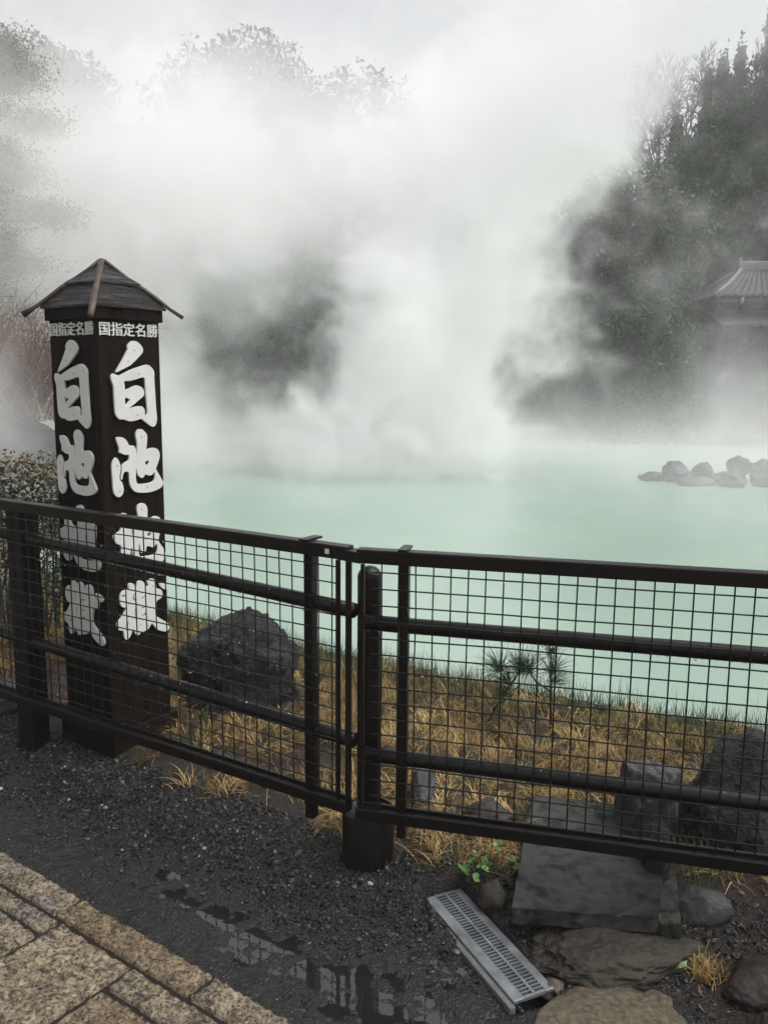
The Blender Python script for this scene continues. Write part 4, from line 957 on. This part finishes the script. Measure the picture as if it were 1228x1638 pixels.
# ------------------------------------------------------------------ haze and steam
def vol_mat(name, dens, col, aniso=0.0):
    m = bpy.data.materials.new(name); m.use_nodes = True; nt = m.node_tree; nt.nodes.remove(nt.nodes['Principled BSDF'])
    p = nt.nodes.new('ShaderNodeVolumePrincipled'); p.inputs['Density'].default_value = dens; p.inputs['Color'].default_value = (*col, 1); p.inputs['Anisotropy'].default_value = aniso
    nt.links.new(p.outputs[0], nt.nodes['Material Output'].inputs['Volume']); return m
b = MB(); b.box((-63, -17, -2.2), (63, 69, 20)); tag(b.build('haze', vol_mat('haze', .0022, (.97, .97, .97))), kind='stuff')

gt = bpy.data.node_groups.new('steam_field', 'GeometryNodeTree')
gt.interface.new_socket('Geometry', in_out='INPUT', socket_type='NodeSocketGeometry'); gt.interface.new_socket('Geometry', in_out='OUTPUT', socket_type='NodeSocketGeometry')
GN, GL = gt.nodes, gt.links
class F_:
    def __init__(s, k): s.s = k
    def __add__(a, b): return fm('ADD', a, b)
    __radd__ = __add__
    def __sub__(a, b): return fm('SUBTRACT', a, b)
    def __rsub__(a, b): return fm('SUBTRACT', b, a)
    def __mul__(a, b): return fm('MULTIPLY', a, b)
    __rmul__ = __mul__
    def __truediv__(a, b): return fm('DIVIDE', a, b)
def fm(op, *a):
    n = GN.new('ShaderNodeMath'); n.operation = op
    for i, x in enumerate(a):
        if isinstance(x, F_): GL.new(x.s, n.inputs[i])
        else: n.inputs[i].default_value = x
    return F_(n.outputs[0])
def fmap(x, a, b, c, d, smooth=False):
    n = GN.new('ShaderNodeMapRange'); n.interpolation_type = 'SMOOTHSTEP' if smooth else 'LINEAR'; GL.new(x.s, n.inputs[0])
    for i, v in enumerate((a, b, c, d)): n.inputs[1+i].default_value = v
    return F_(n.outputs[0])
def fcurve(x, pts):
    """piecewise linear function of a field"""
    lo, hi = pts[0][0], pts[-1][0]; n = GN.new('ShaderNodeFloatCurve'); ys_ = [p[1] for p in pts]; ylo, yhi = min(ys_), max(ys_)+1e-6
    GL.new(fmap(x, lo, hi, 0, 1).s, n.inputs['Value']); c = n.mapping.curves[0]
    for i, (a, v) in enumerate(pts):
        q = ((a-lo)/(hi-lo), (v-ylo)/(yhi-ylo))
        if i == 0: c.points[0].location = q
        elif i == len(pts)-1: c.points[1].location = q if len(c.points) == 2 else c.points[1].location; last = q
        else: c.points.new(*q)
    n.mapping.extend = 'HORIZONTAL'; n.mapping.update()
    return fmap(F_(n.outputs[0]), 0, 1, ylo, yhi)
def fnoise(vec, scale, detail, rough=.55):
    n = GN.new('ShaderNodeTexNoise'); n.inputs['Scale'].default_value = scale; n.inputs['Detail'].default_value = detail; n.inputs['Roughness'].default_value = rough; GL.new(vec, n.inputs['Vector']); return n
pos = GN.new('GeometryNodeInputPosition')
def warp(vec, scale, detail, amt, off):
    n = fnoise(vec, scale, detail); a = GN.new('ShaderNodeVectorMath'); a.operation = 'SUBTRACT'; GL.new(n.outputs['Color'], a.inputs[0]); a.inputs[1].default_value = (.5, .5, .5)
    c = GN.new('ShaderNodeVectorMath'); c.operation = 'SCALE'; GL.new(a.outputs[0], c.inputs[0]); c.inputs['Scale'].default_value = amt
    d = GN.new('ShaderNodeVectorMath'); d.operation = 'ADD'; GL.new(vec, d.inputs[0]); GL.new(c.outputs[0], d.inputs[1]); return d.outputs[0]
wp = warp(pos.outputs[0], .30, 2, 2.6, 0); wp = warp(wp, .95, 3, 1.3, 3); wp = warp(wp, 2.3, 2, .5, 5)
sp = GN.new('ShaderNodeSeparateXYZ'); GL.new(wp, sp.inputs[0]); X, Y, Z = [F_(o) for o in sp.outputs]
s0 = GN.new('ShaderNodeSeparateXYZ'); GL.new(pos.outputs[0], s0.inputs[0]); x_, y_, z_ = [F_(o) for o in s0.outputs]
n1 = F_(fnoise(wp, .42, 4, .55).outputs['Fac']); n2 = F_(fnoise(pos.outputs[0], .22, 3, .5).outputs['Fac'])
def plume(cx, cy, r, ry):
    """soft column: centre and radius are piecewise linear in height"""
    dx = (X-fcurve(Z, cx))/fcurve(Z, r); dy = (Y-cy)/ry
    return fm('EXPONENT', (dx*dx+dy*dy)*-1.0)
def billow(env, n, amp, lo, hi): return fmap(env+(n-.5)*amp, lo, hi, 0, 1, True)
nf = F_(fnoise(wp, 1.3, 4, .6).outputs['Fac']); nb = n1*.7+nf*.3
nh = F_(fnoise(wp, 2.6, 3, .55).outputs['Fac']); nb = n1*.50+nf*.35+nh*.15
main = plume([(-.5, -.1), (.5, .2), (1.6, .6), (3.2, 1.0), (4.8, 1.5), (6.5, 2.5), (8, 3.9), (12, 6)], 18.5, [(-.5, 3.7), (.5, 3.2), (1.6, 2.55), (3.2, 2.35), (4.8, 2.4), (6.5, 3.3), (12, 5.0)], 2.8)
left = plume([(-.5, -4.2), (1.6, -5.3), (3.2, -5.9), (5, -5.6), (12, -4)], 17.5, [(-.5, 2.0), (1.6, 1.9), (3.2, 3.2), (5, 4.6), (12, 5)], 2.6)*fmap(z_, 5.2, 8.2, 1, .42, True)
veil = fm('EXPONENT', ((X+4.4)*(X+4.4)/84+(Y-21)*(Y-21)/14+(Z-6.8)*(Z-6.8)/8.0)*-1.0)*fmap(X, 3.2, 6.5, 1, 0, True)
rveil = fm('EXPONENT', ((X-7.0)*(X-7.0)/18+(Y-25)*(Y-25)/4+(Z-9.6)*(Z-9.6)/6.0)*-1.0)
low = fm('EXPONENT', fm('MAXIMUM', z_+.35, 0)*-1.6)*(fmap(y_, 9.5, 19, 0, .85, True)+fmap(y_, 19, 25, 0, 1.3, True)*fmap(x_, 3, 9, 1, .1))
rlow = fm('EXPONENT', ((X-7.0)*(X-7.0)/26+(Y-16.5)*(Y-16.5)/18+(Z-.3)*(Z-.3)/3.6)*-1.0)
pav = fm('EXPONENT', ((X-11.0)*(X-11.0)/9+(Y-23.5)*(Y-23.5)/4+(Z-1.6)*(Z-1.6)/2.6)*-1.0)
lnear = fm('EXPONENT', ((X+4.6)*(X+4.6)/3.5+(Y-9.0)*(Y-9.0)/1.6+(Z-.9)*(Z-.9)/1.3)*-1.0)
islm = fm('EXPONENT', ((X-7.2)*(X-7.2)/8+(Y-14.6)*(Y-14.6)/1.2+(Z-.0)*(Z-.0)/.6)*-1.0)
lbank = fm('EXPONENT', ((X+8.2)*(X+8.2)/9+(Y-15.0)*(Y-15.0)/4+(Z-5.2)*(Z-5.2)/12)*-1.0)
mcol = billow(main, nb, 2.5, .34, .98); lcol = billow(left, nb, 2.0, .26, 1.10)
dens = mcol*fmap(z_, 3.5, 8.5, 2.1, .36)+lcol*.52+billow(veil, nb, 2.0, .04, .95)*fmap(z_, 5.5, 8.5, .42, .15)+billow(rveil, nb, 1.5, .1, 1.0)*.02+low*fmap(n2, .3, .7, .3, 1)*.26+billow(rlow, nb, 1.6, .1, 1.0)*.035+billow(pav, nb, 1.4, .1, 1.0)*.07+billow(islm, nb, 1.4, .05, 1.0)*.16+billow(lbank, nb, 1.4, .05, 1.0)*.16+billow(lnear, nb, 1.8, .2, 1.1)*.45
edge = fmap(z_, 11.0, 12.9, 1, 0, True)*fmap(y_, 7.2, 9, 0, 1, True)*fmap(fm('ABSOLUTE', x_), 13, 15.5, 1, 0, True)*fmap(y_, 26, 27.6, 1, 0, True)
dens = fm('MAXIMUM', dens*edge-.002, 0)
vc = GN.new('GeometryNodeVolumeCube'); GL.new(dens.s, vc.inputs['Density'])
vc.inputs['Min'].default_value = (-16, 7.0, -.34); vc.inputs['Max'].default_value = (16, 27.8, 13)
for k, v in zip('XYZ', (280, 180, 116)): vc.inputs['Resolution '+k].default_value = v
m_steam = vol_mat('white_steam', 1.0, (.999, .999, .997), .0)
sm = GN.new('GeometryNodeSetMaterial'); sm.inputs['Material'].default_value = m_steam; GL.new(vc.outputs[0], sm.inputs[0])
go = GN.new('NodeGroupOutput'); GL.new(sm.outputs[0], go.inputs[0])
vd = bpy.data.volumes.new('steam'); vo = bpy.data.objects.new('steam', vd); COL.objects.link(vo); vd.materials.append(m_steam)
md = vo.modifiers.new('field', 'NODES'); md.node_group = gt
tag(vo, kind='stuff')
